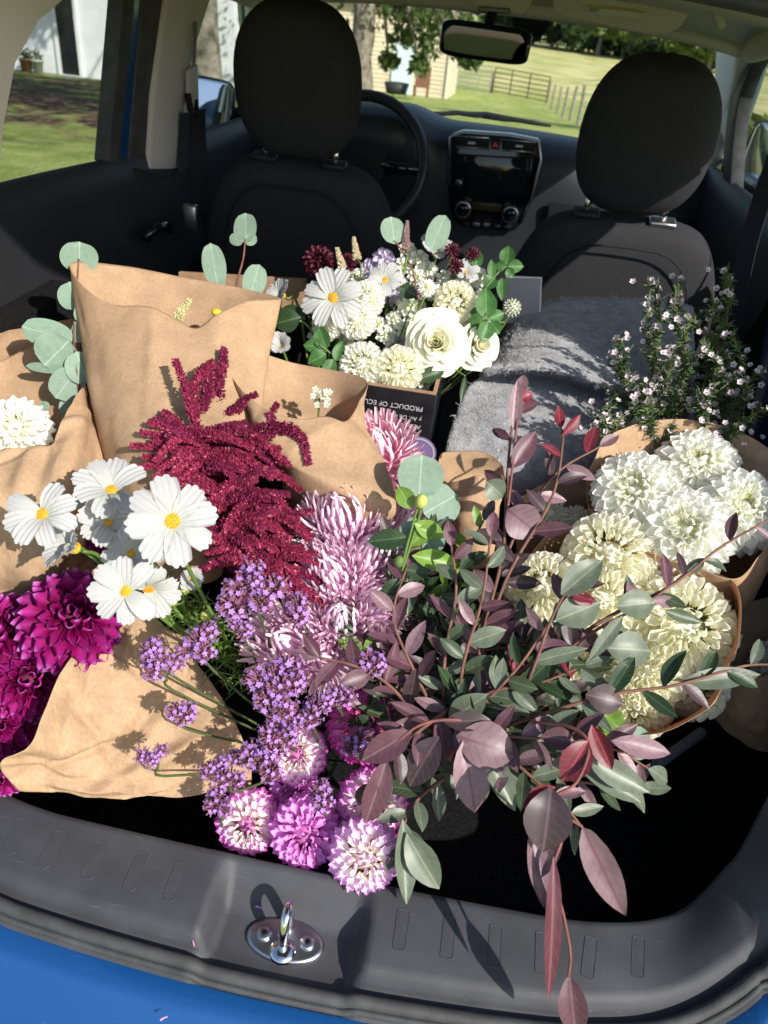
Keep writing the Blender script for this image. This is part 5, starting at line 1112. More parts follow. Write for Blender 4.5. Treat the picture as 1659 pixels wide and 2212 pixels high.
for (lb, P, pal, st, L) in [
    ('tall burgundy branch with a pink tip rising toward the blanket', [(1030, 1480, .80), (1040, 1380, .79), (1085, 1200, .80), (1095, 1040, .82), (1105, 930, .84), (1122, 855, .85)], palTop, .044, (.034, .046)),
    ('burgundy branch with red young leaves leaning toward the ivory dahlias', [(960, 1560, .82), (1060, 1290, .80), (1130, 1120, .81), (1205, 1020, .83), (1295, 965, .85)], palTop, .038, (.036, .05)),
    ('slim burgundy branch between the two red tipped ones', [(1010, 1520, .80), (1090, 1260, .79), (1190, 1080, .80), (1215, 960, .83), (1212, 925, .84)], lambda f, r: red if f > .8 else r.choice([plum, dusk, plum]), .046, (.034, .05)),
    ('grey green branch crossing in front of the ball dahlias', [(970, 1640, .80), (1030, 1540, .77), (1120, 1440, .755), (1190, 1340, .75), (1235, 1270, .76)], palGrey, .028, (.036, .052)),
    ('grey leaved branch reaching over the cream ball dahlias', [(1090, 1530, .79), (1180, 1440, .765), (1290, 1360, .755), (1400, 1300, .76), (1480, 1240, .78)], palGrey, .046, (.036, .05)),
    ('long thin twig arching past the dahlias to the boot wall', [(1180, 1420, .79), (1320, 1330, .77), (1450, 1265, .77), (1560, 1180, .79), (1665, 1120, .82)], lambda f, r: r.choice([grey, olive, dusk]) if f < .7 else r.choice([mauve, plum]), .05, (.032, .044)),
    ('dark leaved twig stretched sideways across the glowing wrap', [(1030, 1590, .78), (1180, 1540, .75), (1320, 1500, .735), (1460, 1480, .73), (1600, 1440, .74), (1670, 1435, .75)], lambda f, r: r.choice([dusk, grey, dgreen]), .036, (.036, .052)),
    ('mauve leaved branch spreading low over the black boot floor', [(930, 1540, .80), (1010, 1570, .76), (1100, 1590, .74), (1230, 1600, .72), (1330, 1620, .72), (1400, 1660, .73)], pick(mauve, plum, plum, grey, mauve), .021, (.038, .054)),
    ('plum branch hanging over the orchid pink dahlias', [(1000, 1510, .80), (930, 1560, .76), (880, 1600, .745), (830, 1640, .74), (800, 1690, .745)], pick(plum, dusk, plum, mauve), .022, (.038, .05)),
    ('pale green sprig drooping beside the lilac dahlia', [(960, 1680, .79), (900, 1730, .775), (870, 1790, .765), (872, 1830, .76)], pick(grey, grey, olive), .022, (.036, .048)),
    ('leafy branch end pointing down at the sill', [(1000, 1560, .79), (1080, 1620, .755), (1150, 1680, .735), (1210, 1730, .73), (1260, 1790, .73)], pick(grey, mauve, grey, olive), .018, (.036, .05)),
    ('grey green branch along the lower edge of the bunch', [(940, 1580, .80), (1040, 1650, .77), (1140, 1660, .755), (1260, 1690, .745), (1380, 1700, .745)], pick(grey, grey, mauve, olive), .019, (.038, .052)),
    ('plum branch beside the spider mums', [(950, 1560, .82), (890, 1440, .79), (850, 1330, .80), (880, 1220, .82)], pick(plum, mauve, dusk), .024, (.036, .048)),
    ('dusky branch leaning over the spider mums', [(930, 1580, .81), (840, 1480, .785), (770, 1440, .78), (690, 1420, .78)], pick(plum, dusk, mauve, plum), .028, (.036, .052)),
    ('upright grey green branch in the middle of the bunch', [(980, 1620, .81), (1000, 1440, .775), (1040, 1300, .765), (1060, 1160, .775)], palGrey, .030, (.034, .048)),
    ('mauve branch rising through the middle of the bunch', [(960, 1600, .82), (960, 1430, .79), (985, 1280, .785), (975, 1180, .79)], pick(plum, grey, olive, grey), .030, (.034, .048)),
    ('olive branch filling the front of the bunch', [(930, 1600, .79), (1050, 1500, .765), (1150, 1480, .755), (1260, 1440, .755)], pick(grey, olive, dgreen, grey), .018, (.034, .048)),
    ('dark filler branch under the grey leaves', [(930, 1620, .82), (1000, 1560, .79), (1090, 1500, .785), (1190, 1400, .785)], palDeep, .016, (.034, .046)),
    ('red flushed sprig in the heart of the bunch', [(1010, 1560, .80), (1090, 1480, .77), (1170, 1420, .765), (1270, 1410, .765)], pick(red, plum, dusk, mauve), .024, (.034, .046))]:
    branch(lb, P, True, L=L, step=st*.66, pal=pal, seed=300+k); k += 1
for i in range(26):   # inner filler twigs that make the bunch dense
    r = random.Random(400+i); x, y = r.uniform(850, 1250), r.uniform(1420, 1650)
    x1, y1 = x+r.uniform(-130, 150), y+r.uniform(-200, 80)
    branch('short leafy filler twig deep inside the burgundy bunch', [(960, 1620, .86), ((x+960)/2, (y+1620)/2, .84), (x, y, .82), (x1, y1, .815)], True, pal=palDeep if i % 2 else palMix, step=.013, L=(.034, .05), seed=420+i, group='inner filler twigs', name='filler_twig')
for i in range(9):
    r = random.Random(470+i); x, y = r.uniform(870, 1010), r.uniform(1190, 1400)
    branch('green leafed twig filling the gap between mums and burgundy bunch', [(950, 1560, .87), ((x+950)/2, (y+1500)/2, .855), (x, y, .84), (x+r.uniform(-50, 60), y-r.uniform(40, 110), .835)], True, pal=pick(dgreen, olive, dgreen, lime, dusk), step=.014, L=(.032, .046), kind='green', twig=stemD, seed=480+i, group='green filler twigs', name='filler_twig')
# hanging sprig with individually placed leaves over the sill
def sprig(label, P, lv, twig=redtwig, group='burgundy foliage branches', rr=(.0018, .0012), name='loropetalum_branch'):
    W = [Vector(p) for p in cr([at(*p) for p in P], 8)]; t = thing(name, label, 'branch', W[0], group)
    n = len(W); MB().tube(W, [rr[0]+(rr[1]-rr[0])*i/(n-1) for i in range(n)], 6).put('twig', twig, t, smooth=True)
    for (b0, b1, wpx, m, kind, roll, i) in lv:
        p, q = at(*b0), at(*b1); L_ = (q-p).length; w_ = (wpx*b0[2]/1660)/L_/{'lor': .5, 'long': .34, 'green': .52, 'euc': 1.04, 'mint': .6}[kind]
        nr = toward(p.lerp(q, .5), .1)+Vector((roll, 0, 0)); leaf(t, kind, m, p, q-p, nr, L_, w_, i)
    return t
sprig('long sprig with drooping burgundy leaves hanging over the sill and bumper', [(1150, 1560, .73), (1230, 1570, .70), (1272, 1610, .68), (1245, 1690, .665), (1190, 1730, .655), (1215, 1800, .65), (1195, 1880, .645), (1218, 1980, .64), (1232, 2060, .64), (1228, 2110, .64)], [
    ((1190, 1700, .655), (1175, 1845, .64), 92, dusk, 'lor', .1, 2), ((1145, 1790, .665), (1172, 1960, .655), 62, mauve, 'lor', .5, 1), ((1216, 1795, .66), (1150, 1900, .66), 55, mauve, 'lor', -.4, 0), ((1258, 1785, .655), (1352, 1982, .66), 88, mauve, 'lor', -.2, 3),
    ((1196, 1850, .642), (1190, 2170, .635), 40, wine, 'long', .4, 0), ((1230, 2105, .64), (1245, 2250, .635), 62, plum, 'lor', 0, 0), ((1200, 1700, .66), (1130, 1745, .66), 50, red, 'lor', .2, 1), ((1270, 1600, .68), (1215, 1690, .675), 66, red, 'lor', .2, 0), ((1278, 1565, .69), (1322, 1660, .69), 52, red, 'lor', -.3, 1), ((1320, 1600, .70), (1452, 1628, .70), 46, mauve, 'lor', .2, 0), ((1270, 1640, .70), (1405, 1712, .70), 70, grey, 'lor', 0, 3), ((1240, 1600, .70), (1170, 1590, .70), 48, plum, 'lor', .3, 0)])
sprig('twig carrying one hanging pink leaf over the boot floor', [(1195, 1740, .66), (1225, 1765, .657), (1258, 1786, .655)], [((1240, 1640, .71), (1390, 1735, .71), 50, grey, 'lor', .3, 0)], group=None)
sprig('forked twig with broad mauve leaves above the pink dahlias', [(1070, 1560, .75), (960, 1555, .735), (900, 1570, .73), (850, 1610, .73)], [((985, 1590, .735), (1118, 1630, .725), 88, mauve, 'lor', 0, 2), ((1000, 1600, .73), (1030, 1760, .725), 78, mauve, 'lor', .2, 0), ((950, 1590, .74), (880, 1700, .735), 64, dusk, 'lor', -.2, 2), ((890, 1580, .73), (780, 1645, .73), 62, plum, 'lor', .2, 0), ((835, 1640, .735), (790, 1785, .735), 60, plum, 'lor', .3, 0), ((1050, 1620, .735), (1110, 1750, .735), 58, grey, 'lor', .2, 1), ((960, 1560, .74), (1060, 1555, .735), 44, dusk, 'lor', .1, 0), ((870, 1770, .75), (875, 1950, .745), 60, grey, 'lor', .4, 1), ((878, 1800, .745), (950, 1925, .74), 66, grey, 'lor', -.2, 0)])
sprig('upright twig end with a pink heart shaped young leaf', [(1085, 1200, .80), (1108, 1000, .815), (1118, 900, .82), (1125, 845, .825)], [((1110, 930, .82), (1118, 820, .82), 34, mauve, 'lor', .1, 1), ((1122, 862, .822), (1150, 850, .82), 32, red, 'lor', 0, 0), ((1095, 1100, .80), (1165, 1155, .79), 72, mauve, 'lor', -.2, 2), ((1105, 1010, .815), (1160, 930, .82), 44, plum, 'lor', .2, 0), ((1050, 1040, .81), (1090, 1075, .81), 46, grey, 'lor', 0, 2)])
sprig('twig with a large grey leaf and a red rosette in front of the ball dahlias', [(1100, 1560, .77), (1150, 1450, .75), (1190, 1340, .742), (1225, 1280, .74), (1262, 1282, .735)], [((1212, 1285, .74), (1302, 1208, .74), 62, grey, 'lor', -.1, 0), ((1200, 1340, .742), (1300, 1300, .74), 66, grey, 'lor', .1, 2), ((1228, 1278, .738), (1288, 1300, .735), 26, red, 'lor', .3, 1), ((1232, 1275, .738), (1280, 1308, .735), 30, red, 'lor', -.3, 0), ((1330, 1310, .745), (1420, 1300, .745), 62, grey, 'lor', 0, 0), ((1310, 1400, .745), (1412, 1405, .745), 68, grey, 'lor', 0, 2), ((1150, 1430, .75), (1270, 1400, .74), 42, grey, 'lor', .2, 3), ((1345, 1330, .742), (1270, 1430, .74), 40, grey, 'lor', .3, 3), ((1265, 1500, .735), (1350, 1520, .73), 56, dusk, 'lor', .1, 2), ((1470, 1475, .735), (1650, 1455, .735), 46, grey, 'long', 0, 0), ((1435, 1320, .76), (1520, 1345, .76), 34, olive, 'lor', .2, 3)], twig=twigM)
# eucalyptus
for i, (lb, P, lv) in enumerate([
    ('eucalyptus stem beside the tall paper cone', [(180, 900, .98), (165, 800, .97), (160, 720, .98), (165, 640, 1.0), (170, 560, 1.03)], [((170, 590, 1.03), (172, 522, 1.03), 78), ((165, 670, 1.0), (150, 610, 1.0), 62), ((160, 735, .98), (45, 705, .97), 60), ((150, 735, .97), (95, 790, .965), 96), ((165, 800, .97), (120, 860, .965), 66), ((150, 800, .97), (55, 790, .965), 22), ((175, 700, .98), (200, 640, .99), 50), ((165, 760, .97), (190, 830, .975), 70), ((170, 850, .98), (150, 910, .98), 60), ((200, 870, .95), (215, 925, .945), 26), ((185, 690, .985), (165, 740, .985), 40), ((105, 870, .97), (85, 885, .97), 20)]),
    ('eucalyptus sprig with red stalks behind the tall paper cone', [(500, 700, 1.10), (510, 620, 1.10), (525, 560, 1.10), (530, 515, 1.10)], [((530, 525, 1.10), (530, 460, 1.10), 52), ((528, 522, 1.10), (555, 512, 1.10), 26), ((525, 522, 1.10), (495, 512, 1.10), 26), ((470, 620, 1.09), (455, 525, 1.09), 50), ((540, 640, 1.10), (560, 572, 1.10), 50), ((480, 625, 1.10), (462, 590, 1.10), 30)]),
    ('eucalyptus tips standing up out of the white bouquet', [(900, 640, 1.20), (890, 580, 1.20), (860, 530, 1.20), (850, 520, 1.20)], [((852, 528, 1.20), (845, 468, 1.20), 54), ((930, 540, 1.20), (962, 466, 1.20), 48)]),
    ('large round eucalyptus leaves between the mums and the burgundy bunch', [(900, 1300, .84), (905, 1180, .83), (905, 1090, .83), (910, 1040, .84)], [((905, 1075, .83), (912, 982, .835), 100), ((915, 1110, .835), (985, 1070, .85), 92), ((905, 1120, .83), (860, 1190, .83), 50), ((910, 1150, .835), (940, 1200, .83), 80), ((900, 1190, .835), (930, 1130, .84), 60)]),
    ('pale eucalyptus leaf under the glowing paper wrap', [(1200, 1600, .80), (1290, 1600, .79), (1350, 1605, .785)], [((1350, 1600, .785), (1405, 1610, .785), 70)])]):
    t = sprig(lb, P, [(a, b, w_, euM, 'euc', rnd(-.35, .35), j) for j, (a, b, w_) in enumerate(lv)], twig=redtwig if i == 1 else twigM, group='eucalyptus stems', name='eucalyptus_stem')
# glossy green camellia-like sprig beside the mums
sprig('glossy green sprig with pale buds beside the spider mums', [(880, 1330, .84), (870, 1230, .82), (890, 1140, .81), (905, 1085, .805)], [((890, 1100, .81), (860, 1050, .81), 40, lime, 'green', 0, 0), ((880, 1160, .815), (795, 1170, .815), 46, dgreen, 'green', .2, 0), ((895, 1130, .81), (960, 1160, .82), 44, lime, 'green', 0, 1), ((885, 1180, .82), (940, 1130, .81), 34, lime, 'green', .2, 0), ((875, 1230, .82), (930, 1240, .82), 44, dgreen, 'green', 0, 1), ((870, 1250, .82), (820, 1300, .82), 40, dgreen, 'green', 0, 0), ((890, 1200, .815), (990, 1220, .82), 46, lime, 'green', .1, 0), ((880, 1250, .82), (880, 1330, .82), 40, dgreen, 'green', .3, 1)], twig=stemM, group=None, name='camellia_sprig')
sprig('fresh green leaves showing under the plum branch by the mums', [(800, 1450, .82), (780, 1410, .815), (755, 1380, .81)], [((785, 1410, .81), (730, 1380, .81), 40, lime, 'green', .1, 0), ((790, 1415, .81), (800, 1370, .81), 20, lime, 'green', .2, 1), ((800, 1430, .81), (795, 1470, .81), 18, lime, 'green', 0, 0), ((1270, 1560, .79), (1360, 1590, .785), 46, lime, 'green', 0, 0), ((1300, 1540, .79), (1345, 1580, .785), 60, lime, 'green', .2, 1)], twig=stemM, group=None, name='green_sprig')
for i, (x, y, d, rp) in enumerate([(910, 1083, .80, 14), (862, 1213, .815, 12)]):
    p = at(x, y, d); t = thing('camellia_bud', ['plump yellow green bud at the top of the glossy sprig', 'dark green bud low on the glossy sprig'][i], 'bud', p)
    MB().ball(p, rp*d/1660, 10, 8, (1, 1, 1.25)).put('bud', [bud, stub][i], t, smooth=True); stem(t, p, Vector((0, 0, 1)), at(870, 1230, .82), .0016)

# ================================================================== BOX, CARD, BLANKET, TUBE
boxM = mat('printed_black_box', lincol=(.012, .012, .015), rough=.35, spec=.4, noi=(30, .4)); card = mat('cardboard', lincol=(.30, .19, .11), rough=.9, noi=(60, .2)); ink = mat('grey_print', lincol=(.42, .42, .43), rough=.6)
c0 = on(1, .62, 760, 845); c1 = on(1, .62, 943, 852)
bx = thing('flower_box', 'black printed cardboard flower box with upside down lettering under the white bouquet', 'box', (c1.x-.15, .75, .64))
X0, X1, Y0, Y1, Z0, Z1 = c1.x-.34, c1.x, .62, .88, .632, c1.z
def wall(name, c, d, m): return MB().box(c, d).put(name, m, bx, bevel=.0012)
fw = wall('front_panel', ((X0+X1)/2, Y0, (Z0+Z1)/2), (X1-X0, .006, Z1-Z0), boxM)
wall('side_panel', (X1-.003, (Y0+Y1)/2+.003, (Z0+Z1)/2-.001), (.006, Y1-Y0-.006, Z1-Z0), boxM)
wall('side_panel', (X0+.003, (Y0+Y1)/2+.003, (Z0+Z1)/2-.001), (.006, Y1-Y0-.006, Z1-Z0), boxM)
wall('back_panel', ((X0+X1)/2, Y1, (Z0+Z1)/2-.001), (X1-X0, .006, Z1-Z0), boxM)
wall('base_panel', ((X0+X1)/2, (Y0+Y1)/2, Z0+.003), (X1-X0-.012, Y1-Y0-.006, .006), card)
MB().box(((X0+X1)/2, Y0, Z1+.0012), (X1-X0-.001, .0055, .0022)).put('raw_edge', card, bx)
MB().box((X1-.003, (Y0+Y1)/2+.004, Z1+.0002), (.0055, Y1-Y0-.008, .0022)).put('raw_edge', card, bx)
def text(s, size, right, z, m=ink):
    cu = bpy.data.curves.new('t', 'FONT'); cu.body = s; cu.size = size; cu.extrude = .0002; cu.align_x = 'LEFT'
    o = bpy.data.objects.new('t', cu); col.objects.link(o); dg = bpy.context.evaluated_depsgraph_get(); me = bpy.data.meshes.new_from_object(o.evaluated_get(dg)); bpy.data.objects.remove(o)
    me.materials.clear(); me.materials.append(m)
    part('lettering', me, fw, Matrix(((-1, 0, 0, right), (0, 0, -1, Y0-.0034), (0, -1, 0, z), (0, 0, 0, 1))))
zt = lambda y: on(1, .62, 900, y).z; xr = X1-.016
text('PRODUCT OF ECUADOR', .0102, xr, zt(876)); text('y Av. De los', .0092, xr, zt(899)); text('Azucenas N', .0092, xr, zt(916)); text('SUNRITE', .0102, xr, zt(931))
lc = on(1, .62, 905, 975); LMx = Matrix.Translation((lc.x, Y0-.0032, lc.z)) @ Matrix.Rotation(rad(90), 4, 'X')
MB().lathe([(.0005, .0006), (.026, .0006), (.026, 0)], 40, LMx).put('round_logo', mat('logo_violet', lincol=(.18, .13, .28), rough=.5), bx)
MB().lathe([(.0215, .0011), (.0235, .0011), (.0235, .0003)], 40, LMx).put('logo_ring', ink, bx)
text('ECUADOR', .0062, lc.x+.017, lc.z+.005)
P = [on(1, .96, *p) for p in [(1092, 600), (1168, 602), (1164, 690), (1085, 700)]]
cdp = thing('grey_card', 'flat grey card panel with white edge behind the white bouquet', 'card', (P[3]+P[2])/2)
MB().prism(P, (0, .006, 0)).put('panel', mat('grey_card_face', lincol=(.30, .30, .33), rough=.6), cdp)
MB().tube([P[0]+Vector((0, .003, 0)), P[1]+Vector((0, .003, 0)), P[2]+Vector((0, .003, 0))], .0028, 6).put('white_edge', mat('white_edge', lincol=(.7, .7, .7)), cdp)
P = [on(1, .90, *p) for p in [(385, 588), (660, 604), (660, 700), (385, 690)]]
tag(MB().prism(P, (0, .008, .0)).put('cardboard_panel', card, bevel=.001), 'plain cardboard panel standing in shade behind the tall paper cone', 'cardboard')
P = [on(1, .885, *p) for p in [(610, 690), (665, 690), (662, 765), (612, 765)]]
tag(MB().prism(P, (0, .01, 0)).put('blue_folder', mat('blue_card', lincol=(.02, .05, .22), rough=.5), bevel=.001), 'small dark blue panel in shade between paper cone and white bouquet', 'card')

wool = mat('grey_wool', lincol=(.26, .26, .275), rough=1, spec=.05, sheen=.3, noi=(60, .3), bump=(320, .7, .003))
def wool_flecks():
    N = wool.node_tree.nodes; L = wool.node_tree.links; b = N['Principled BSDF']; src = b.inputs['Base Color'].links[0].from_socket
    tc = N.new('ShaderNodeTexCoord'); v = N.new('ShaderNodeTexNoise'); v.inputs['Scale'].default_value = 210; v.inputs['Detail'].default_value = 8; L.new(tc.outputs['Object'], v.inputs['Vector'])
    r = N.new('ShaderNodeValToRGB'); e = r.color_ramp.elements; e[0].position = .63; e[0].color = (0, 0, 0, 1); e[1].position = .70; e[1].color = (1, 1, 1, 1); L.new(v.outputs[0], r.inputs[0])
    mx = N.new('ShaderNodeMixRGB'); L.new(r.outputs[0], mx.inputs[0]); L.new(src, mx.inputs[1]); mx.inputs[2].default_value = (.48, .47, .48, 1); L.new(mx.outputs[0], b.inputs['Base Color'])
wool_flecks()
rows = [[(1075, 760, 1.33), (1120, 690, 1.35), (1180, 655, 1.36), (1280, 643, 1.36), (1370, 645, 1.35), (1430, 642, 1.34), (1500, 660, 1.33)],
        [(1062, 775, 1.27), (1120, 730, 1.28), (1190, 705, 1.28), (1280, 700, 1.29), (1370, 705, 1.29), (1430, 715, 1.28), (1500, 730, 1.27)],
        [(1052, 795, 1.21), (1115, 770, 1.205), (1190, 755, 1.20), (1280, 765, 1.20), (1370, 785, 1.20), (1430, 800, 1.19), (1500, 810, 1.18)],
        [(1045, 805, 1.17), (1110, 797, 1.14), (1190, 798, 1.125), (1280, 825, 1.125), (1370, 845, 1.13), (1430, 860, 1.15), (1500, 870, 1.14)],
        [(1040, 812, 1.22), (1110, 804, 1.225), (1190, 806, 1.225), (1280, 832, 1.225), (1370, 854, 1.22), (1430, 872, 1.19), (1500, 885, 1.18)],
        [(1010, 835, 1.19), (1090, 835, 1.19), (1190, 850, 1.185), (1280, 870, 1.18), (1370, 890, 1.175), (1430, 900, 1.17), (1500, 915, 1.16)],
        [(985, 890, 1.165), (1070, 895, 1.15), (1180, 910, 1.135), (1280, 930, 1.125), (1370, 945, 1.12), (1430, 955, 1.115), (1500, 970, 1.11)],
        [(965, 960, 1.13), (1060, 965, 1.115), (1170, 980, 1.10), (1280, 1000, 1.10), (1370, 1010, 1.10), (1430, 1020, 1.10), (1500, 1030, 1.10)],
        [(950, 1070, 1.13), (1050, 1070, 1.12), (1160, 1080, 1.12), (1280, 1090, 1.12), (1370, 1100, 1.12), (1430, 1100, 1.12), (1500, 1110, 1.12)]]
R_ = [np.array(cr([np.array(at(*p)) for p in r], 8)) for r in rows]
Gb = crumple(cr(R_, 6), .008, 12, False)
blk = thing('wool_blanket', 'folded grey flecked wool blanket with white whipstitched edge', 'blanket', tuple(Gb[-1][20]))
bo_ = MB().grid([[tuple(p) for p in r] for r in Gb]).put('cloth', wool, blk, smooth=True); so_ = bo_.modifiers.new('thickness', 'SOLIDIFY'); so_.thickness = .005; so_.offset = -1
fz = MB(); r = random.Random(8)
for k in range(7000):
    i, j = r.randrange(len(Gb)-1), r.randrange(len(Gb[0])-1); f, g = r.random(), r.random()
    p = Vector(Gb[i][j]).lerp(Vector(Gb[i+1][j]), f).lerp(Vector(Gb[i][j+1]), g*.8); n_ = (Vector(Gb[i+1][j])-Vector(Gb[i][j])).cross(Vector(Gb[i][j+1])-Vector(Gb[i][j])).normalized()
    if n_.dot(CAM-p) < 0: n_ = -n_
    d = (n_*.55+Vector((r.gauss(0, .8), r.gauss(0, .8), r.gauss(0, .8)))).normalized(); d2 = (d+Vector((r.gauss(0, .6), r.gauss(0, .6), r.gauss(0, .6)))).normalized(); L_ = r.uniform(.004, .011)
    fz.tube([p, p+d*L_*.5, p+d*L_*.5+d2*L_*.5], [.00022, .0002, .0001], 3, caps=False)
o = fz.put('wool_fibres', mat('wool_fibre', lincol=(.42, .42, .44), rough=1, spec=.05), blk, fixn=False); o['kind'] = 'stuff'
stM = mat('white_thread', lincol=(.6, .6, .58), rough=.9)
for j in range(9, len(Gb[0])-9):
    for h_ in (0, .5):
        p = Vector(Gb[0][j]).lerp(Vector(Gb[0][j+1]), h_); q = Vector(Gb[1][j]).lerp(Vector(Gb[1][j+1]), h_); v = (CAM-p).normalized()*.003
        MB().tube([p-v*.4+Vector((0, 0, .002)), p+v+Vector((.001, 0, 0)), p.lerp(q, .42)+v+Vector((.003, 0, 0))], .0007, 4).put('stitch', stM, blk)
p = Vector(Gb[0][-9]); th = MB(); th.tube([Vector(q) for q in cr([p, p+Vector((.015, -.01, .012)), p+Vector((.022, -.02, -.004)), p+Vector((.012, -.02, -.03)), p+Vector((.016, -.02, -.05))], 5)], .0013, 5).put('loose_thread', stM, blk, smooth=True)
# white tube on the boot floor
a, b_ = on(2, .49, 1418, 1652), on(2, .49, 1516, 1582); d = (b_-a).normalized(); s1 = d.orthogonal().normalized(); s2 = d.cross(s1)
tb = MB(); tb.grid([[a+(s1*math.cos(q)+s2*math.sin(q))*rr+d*off for q in [2*math.pi*k/16 for k in range(16)]] for rr, off in ((.006, .05), (.006, .0), (.0085, .0), (.0085, (b_-a).length), (.006, (b_-a).length), (.006, (b_-a).length-.05))], cv=True)
tag(tb.put('plastic_tube', mat('white_plastic', lincol=(.5, .5, .52), rough=.4), smooth=False), 'white plastic tube lying on the black boot floor', 'tube')

# ================================================================== WHITE BOUQUET IN THE BOX
rosM = mat('white_rose_petal', col=(240, 238, 216), rough=.5, spec=.25, tr=.28)
def rose(label, pos, axis, R, base, n=21, seed=0, group='white roses'):
    r = random.Random(seed); A = Vector(axis).normalized(); pos = Vector(pos); t = thing('white_rose', label, 'rose', pos, group); B = basis(A.orthogonal(), A, pos)
    for k in range(n):
        f = k/(n-1); rt = R*(.07+.93*f**1.25); h = R*(.80-.72*f**1.8); sp = 1.25-.35*f+r.uniform(-.1, .1); rb_ = R*(.04+.30*f); cu_ = R*.16*max(0, f-.15); zb = -R*.55*(1-.2*f); V = []; nt_, ns_ = 9, 12
        for i in range(nt_+1):
            v = i/nt_
            for j in range(ns_+1):
                u = 2*j/ns_-1; vv = v*(1-.22*u**4-.06*math.cos(u*3)*f); ro = rb_+(rt-rb_)*vv**(.8+1.1*f)+cu_*max(0, vv-.62)**1.3*3+R*.012*math.sin(u*5+k)*vv
                z = zb+(h-zb)*math.sin(vv*math.pi/2)-cu_*max(0, vv-.7)**1.4*5; q = u*sp*(.55+.45*math.sin(min(1, v*1.3)*math.pi/2)); V.append((ro*math.cos(q), ro*math.sin(q), z))
        F = [(i*(ns_+1)+j, i*(ns_+1)+j+1, (i+1)*(ns_+1)+j+1, (i+1)*(ns_+1)+j) for i in range(nt_) for j in range(ns_)]
        part('petal', mesh('rose_petal', V, F, rosM), t, B @ Matrix.Rotation(k*2.39996+r.uniform(-.2, .2), 4, 'Z') @ Matrix.Rotation(r.uniform(-.06, .06), 4, 'X'))
    stem(t, pos-A*R*.5, A, base, .0028)
bB = Vector(((X0+X1)/2+.02, .74, .66))
p = at(943, 742, 1.13); rose('large open white rose at the front of the boxed bouquet', p, toward(p, .1, 1, (-.05, 0, 0)), 74*1.13/1660, bB, seed=1)
p = at(1032, 748, 1.165); rose('smaller white rose tucked beside the large one', p, toward(p, .2, .9, (.35, 0, 0)), 52*1.165/1660, bB, 17, seed=2)
for i, (x, y, d, r_, lb) in enumerate([(790, 645, 1.16, 40, 'small cream dahlia right behind the round white one'), (770, 690, 1.14, 42, 'round white dahlia with pale green eye beside the bouquet cosmos'), (985, 652, 1.17, 46, 'cream dahlia above the large white rose'), (782, 788, 1.12, 52, 'blush white dahlia at the lower edge of the bouquet'), (862, 797, 1.11, 52, 'cream yellow dahlia between the blush one and the rose'), (1040, 700, 1.2, 36, 'pale dahlia behind the mint leaves'), (705, 700, 1.15, 34, 'white dahlia low on the cosmos side of the bouquet')]):
    p = at(x, y, d); dahlia('bouquet_dahlia', lb, 'small dahlias in the boxed bouquet', p, toward(p, .25, .9, ((x-880)/400, 0, 0)), r_*d/1660, creamP if i in (2, 4) else ivoryP, 130, kind='ball', wd=.32, pl=.46, dome=.82, th=(3, 112), base=bB, seed=500+i)
for i, (x, y, d, r_, ax, cup, lb) in enumerate([(720, 645, 1.11, 64, (-.2, 0, .1), .12, 'wide open white cosmos with a yellow disc in the boxed bouquet'), (612, 640, 1.14, 36, (-.9, .2, .3), .7, 'side turned white cosmos leaning out of the bouquet'), (832, 606, 1.18, 38, (0, 0, .4), .15, 'small white cosmos high in the middle of the bouquet'), (607, 748, 1.08, 30, (-.2, -.2, .5), .8, 'white cosmos peeking out between paper cone and bouquet'), (940, 548, 1.22, 42, (.1, .3, .9), .7, 'upright half open white cosmos at the top of the bouquet'), (1005, 590, 1.2, 30, (.3, .2, .6), .5, 'white cosmos half hidden behind dark astrantia')]):
    p = at(x, y, d); cosmos(lb, 'cosmos in the boxed bouquet', p, toward(p, .15, .9, ax), r_*d/1660, bB, cup, 8, (), 600+i)
for i, (x, y, d, r_) in enumerate([(690, 562, 1.24, 36), (752, 566, 1.26, 22)]):
    p = at(x, y, d); dahlia('burgundy_dahlia', ['dark burgundy dahlia at the shaded back of the bouquet', 'smaller dark burgundy bloom next to the burgundy dahlia'][i], None, p, toward(p, .5, .7), r_*d/1660, choP, 60, wd=.42, pl=.7, base=bB, seed=520+i)
for i, (x, y, d, r_) in enumerate([(978, 540, 1.18, 19), (985, 574, 1.17, 19), (1022, 548, 1.19, 17), (940, 700, 1.14, 0)][:3]):
    p = at(x, y, d); dahlia('astrantia', 'small dark burgundy astrantia flower above the white rose', 'dark astrantia flowers', p, toward(p, .3, .9), r_*d/1660, choP, 26, wd=.36, pl=.85, dome=.4, th=(5, 95), base=bB, seed=530+i, cat='flower')
p = at(922, 622, 1.14); dahlia('button_mum', 'small white button mum with green eye among the bouquet leaves', None, p, toward(p, .2), 21*1.14/1660, ivoryP, 60, wd=.24, pl=.8, dome=.6, base=bB, seed=541, cat='mum', eyeM=eyeY)
p = at(1106, 665, 1.18); t = thing('scabiosa_pod', 'round papery seed pod beside the mint leaves', 'seed pod', p)
pod = MB().ball(p, 15*1.18/1660, 12, 8)
for k in range(70):
    f = (k+.5)/70; a = k*2.4; z = 1-2*f; q = math.sqrt(1-z*z); dd = Vector((q*math.cos(a), q*math.sin(a), z)); pod.tube([p+dd*.010, p+dd*.0145], [.0016, .0008], 4)
pod.put('pod', mat('pod', lincol=(.42, .44, .34), rough=.9), t); stem(t, p, toward(p), bB, .0015)
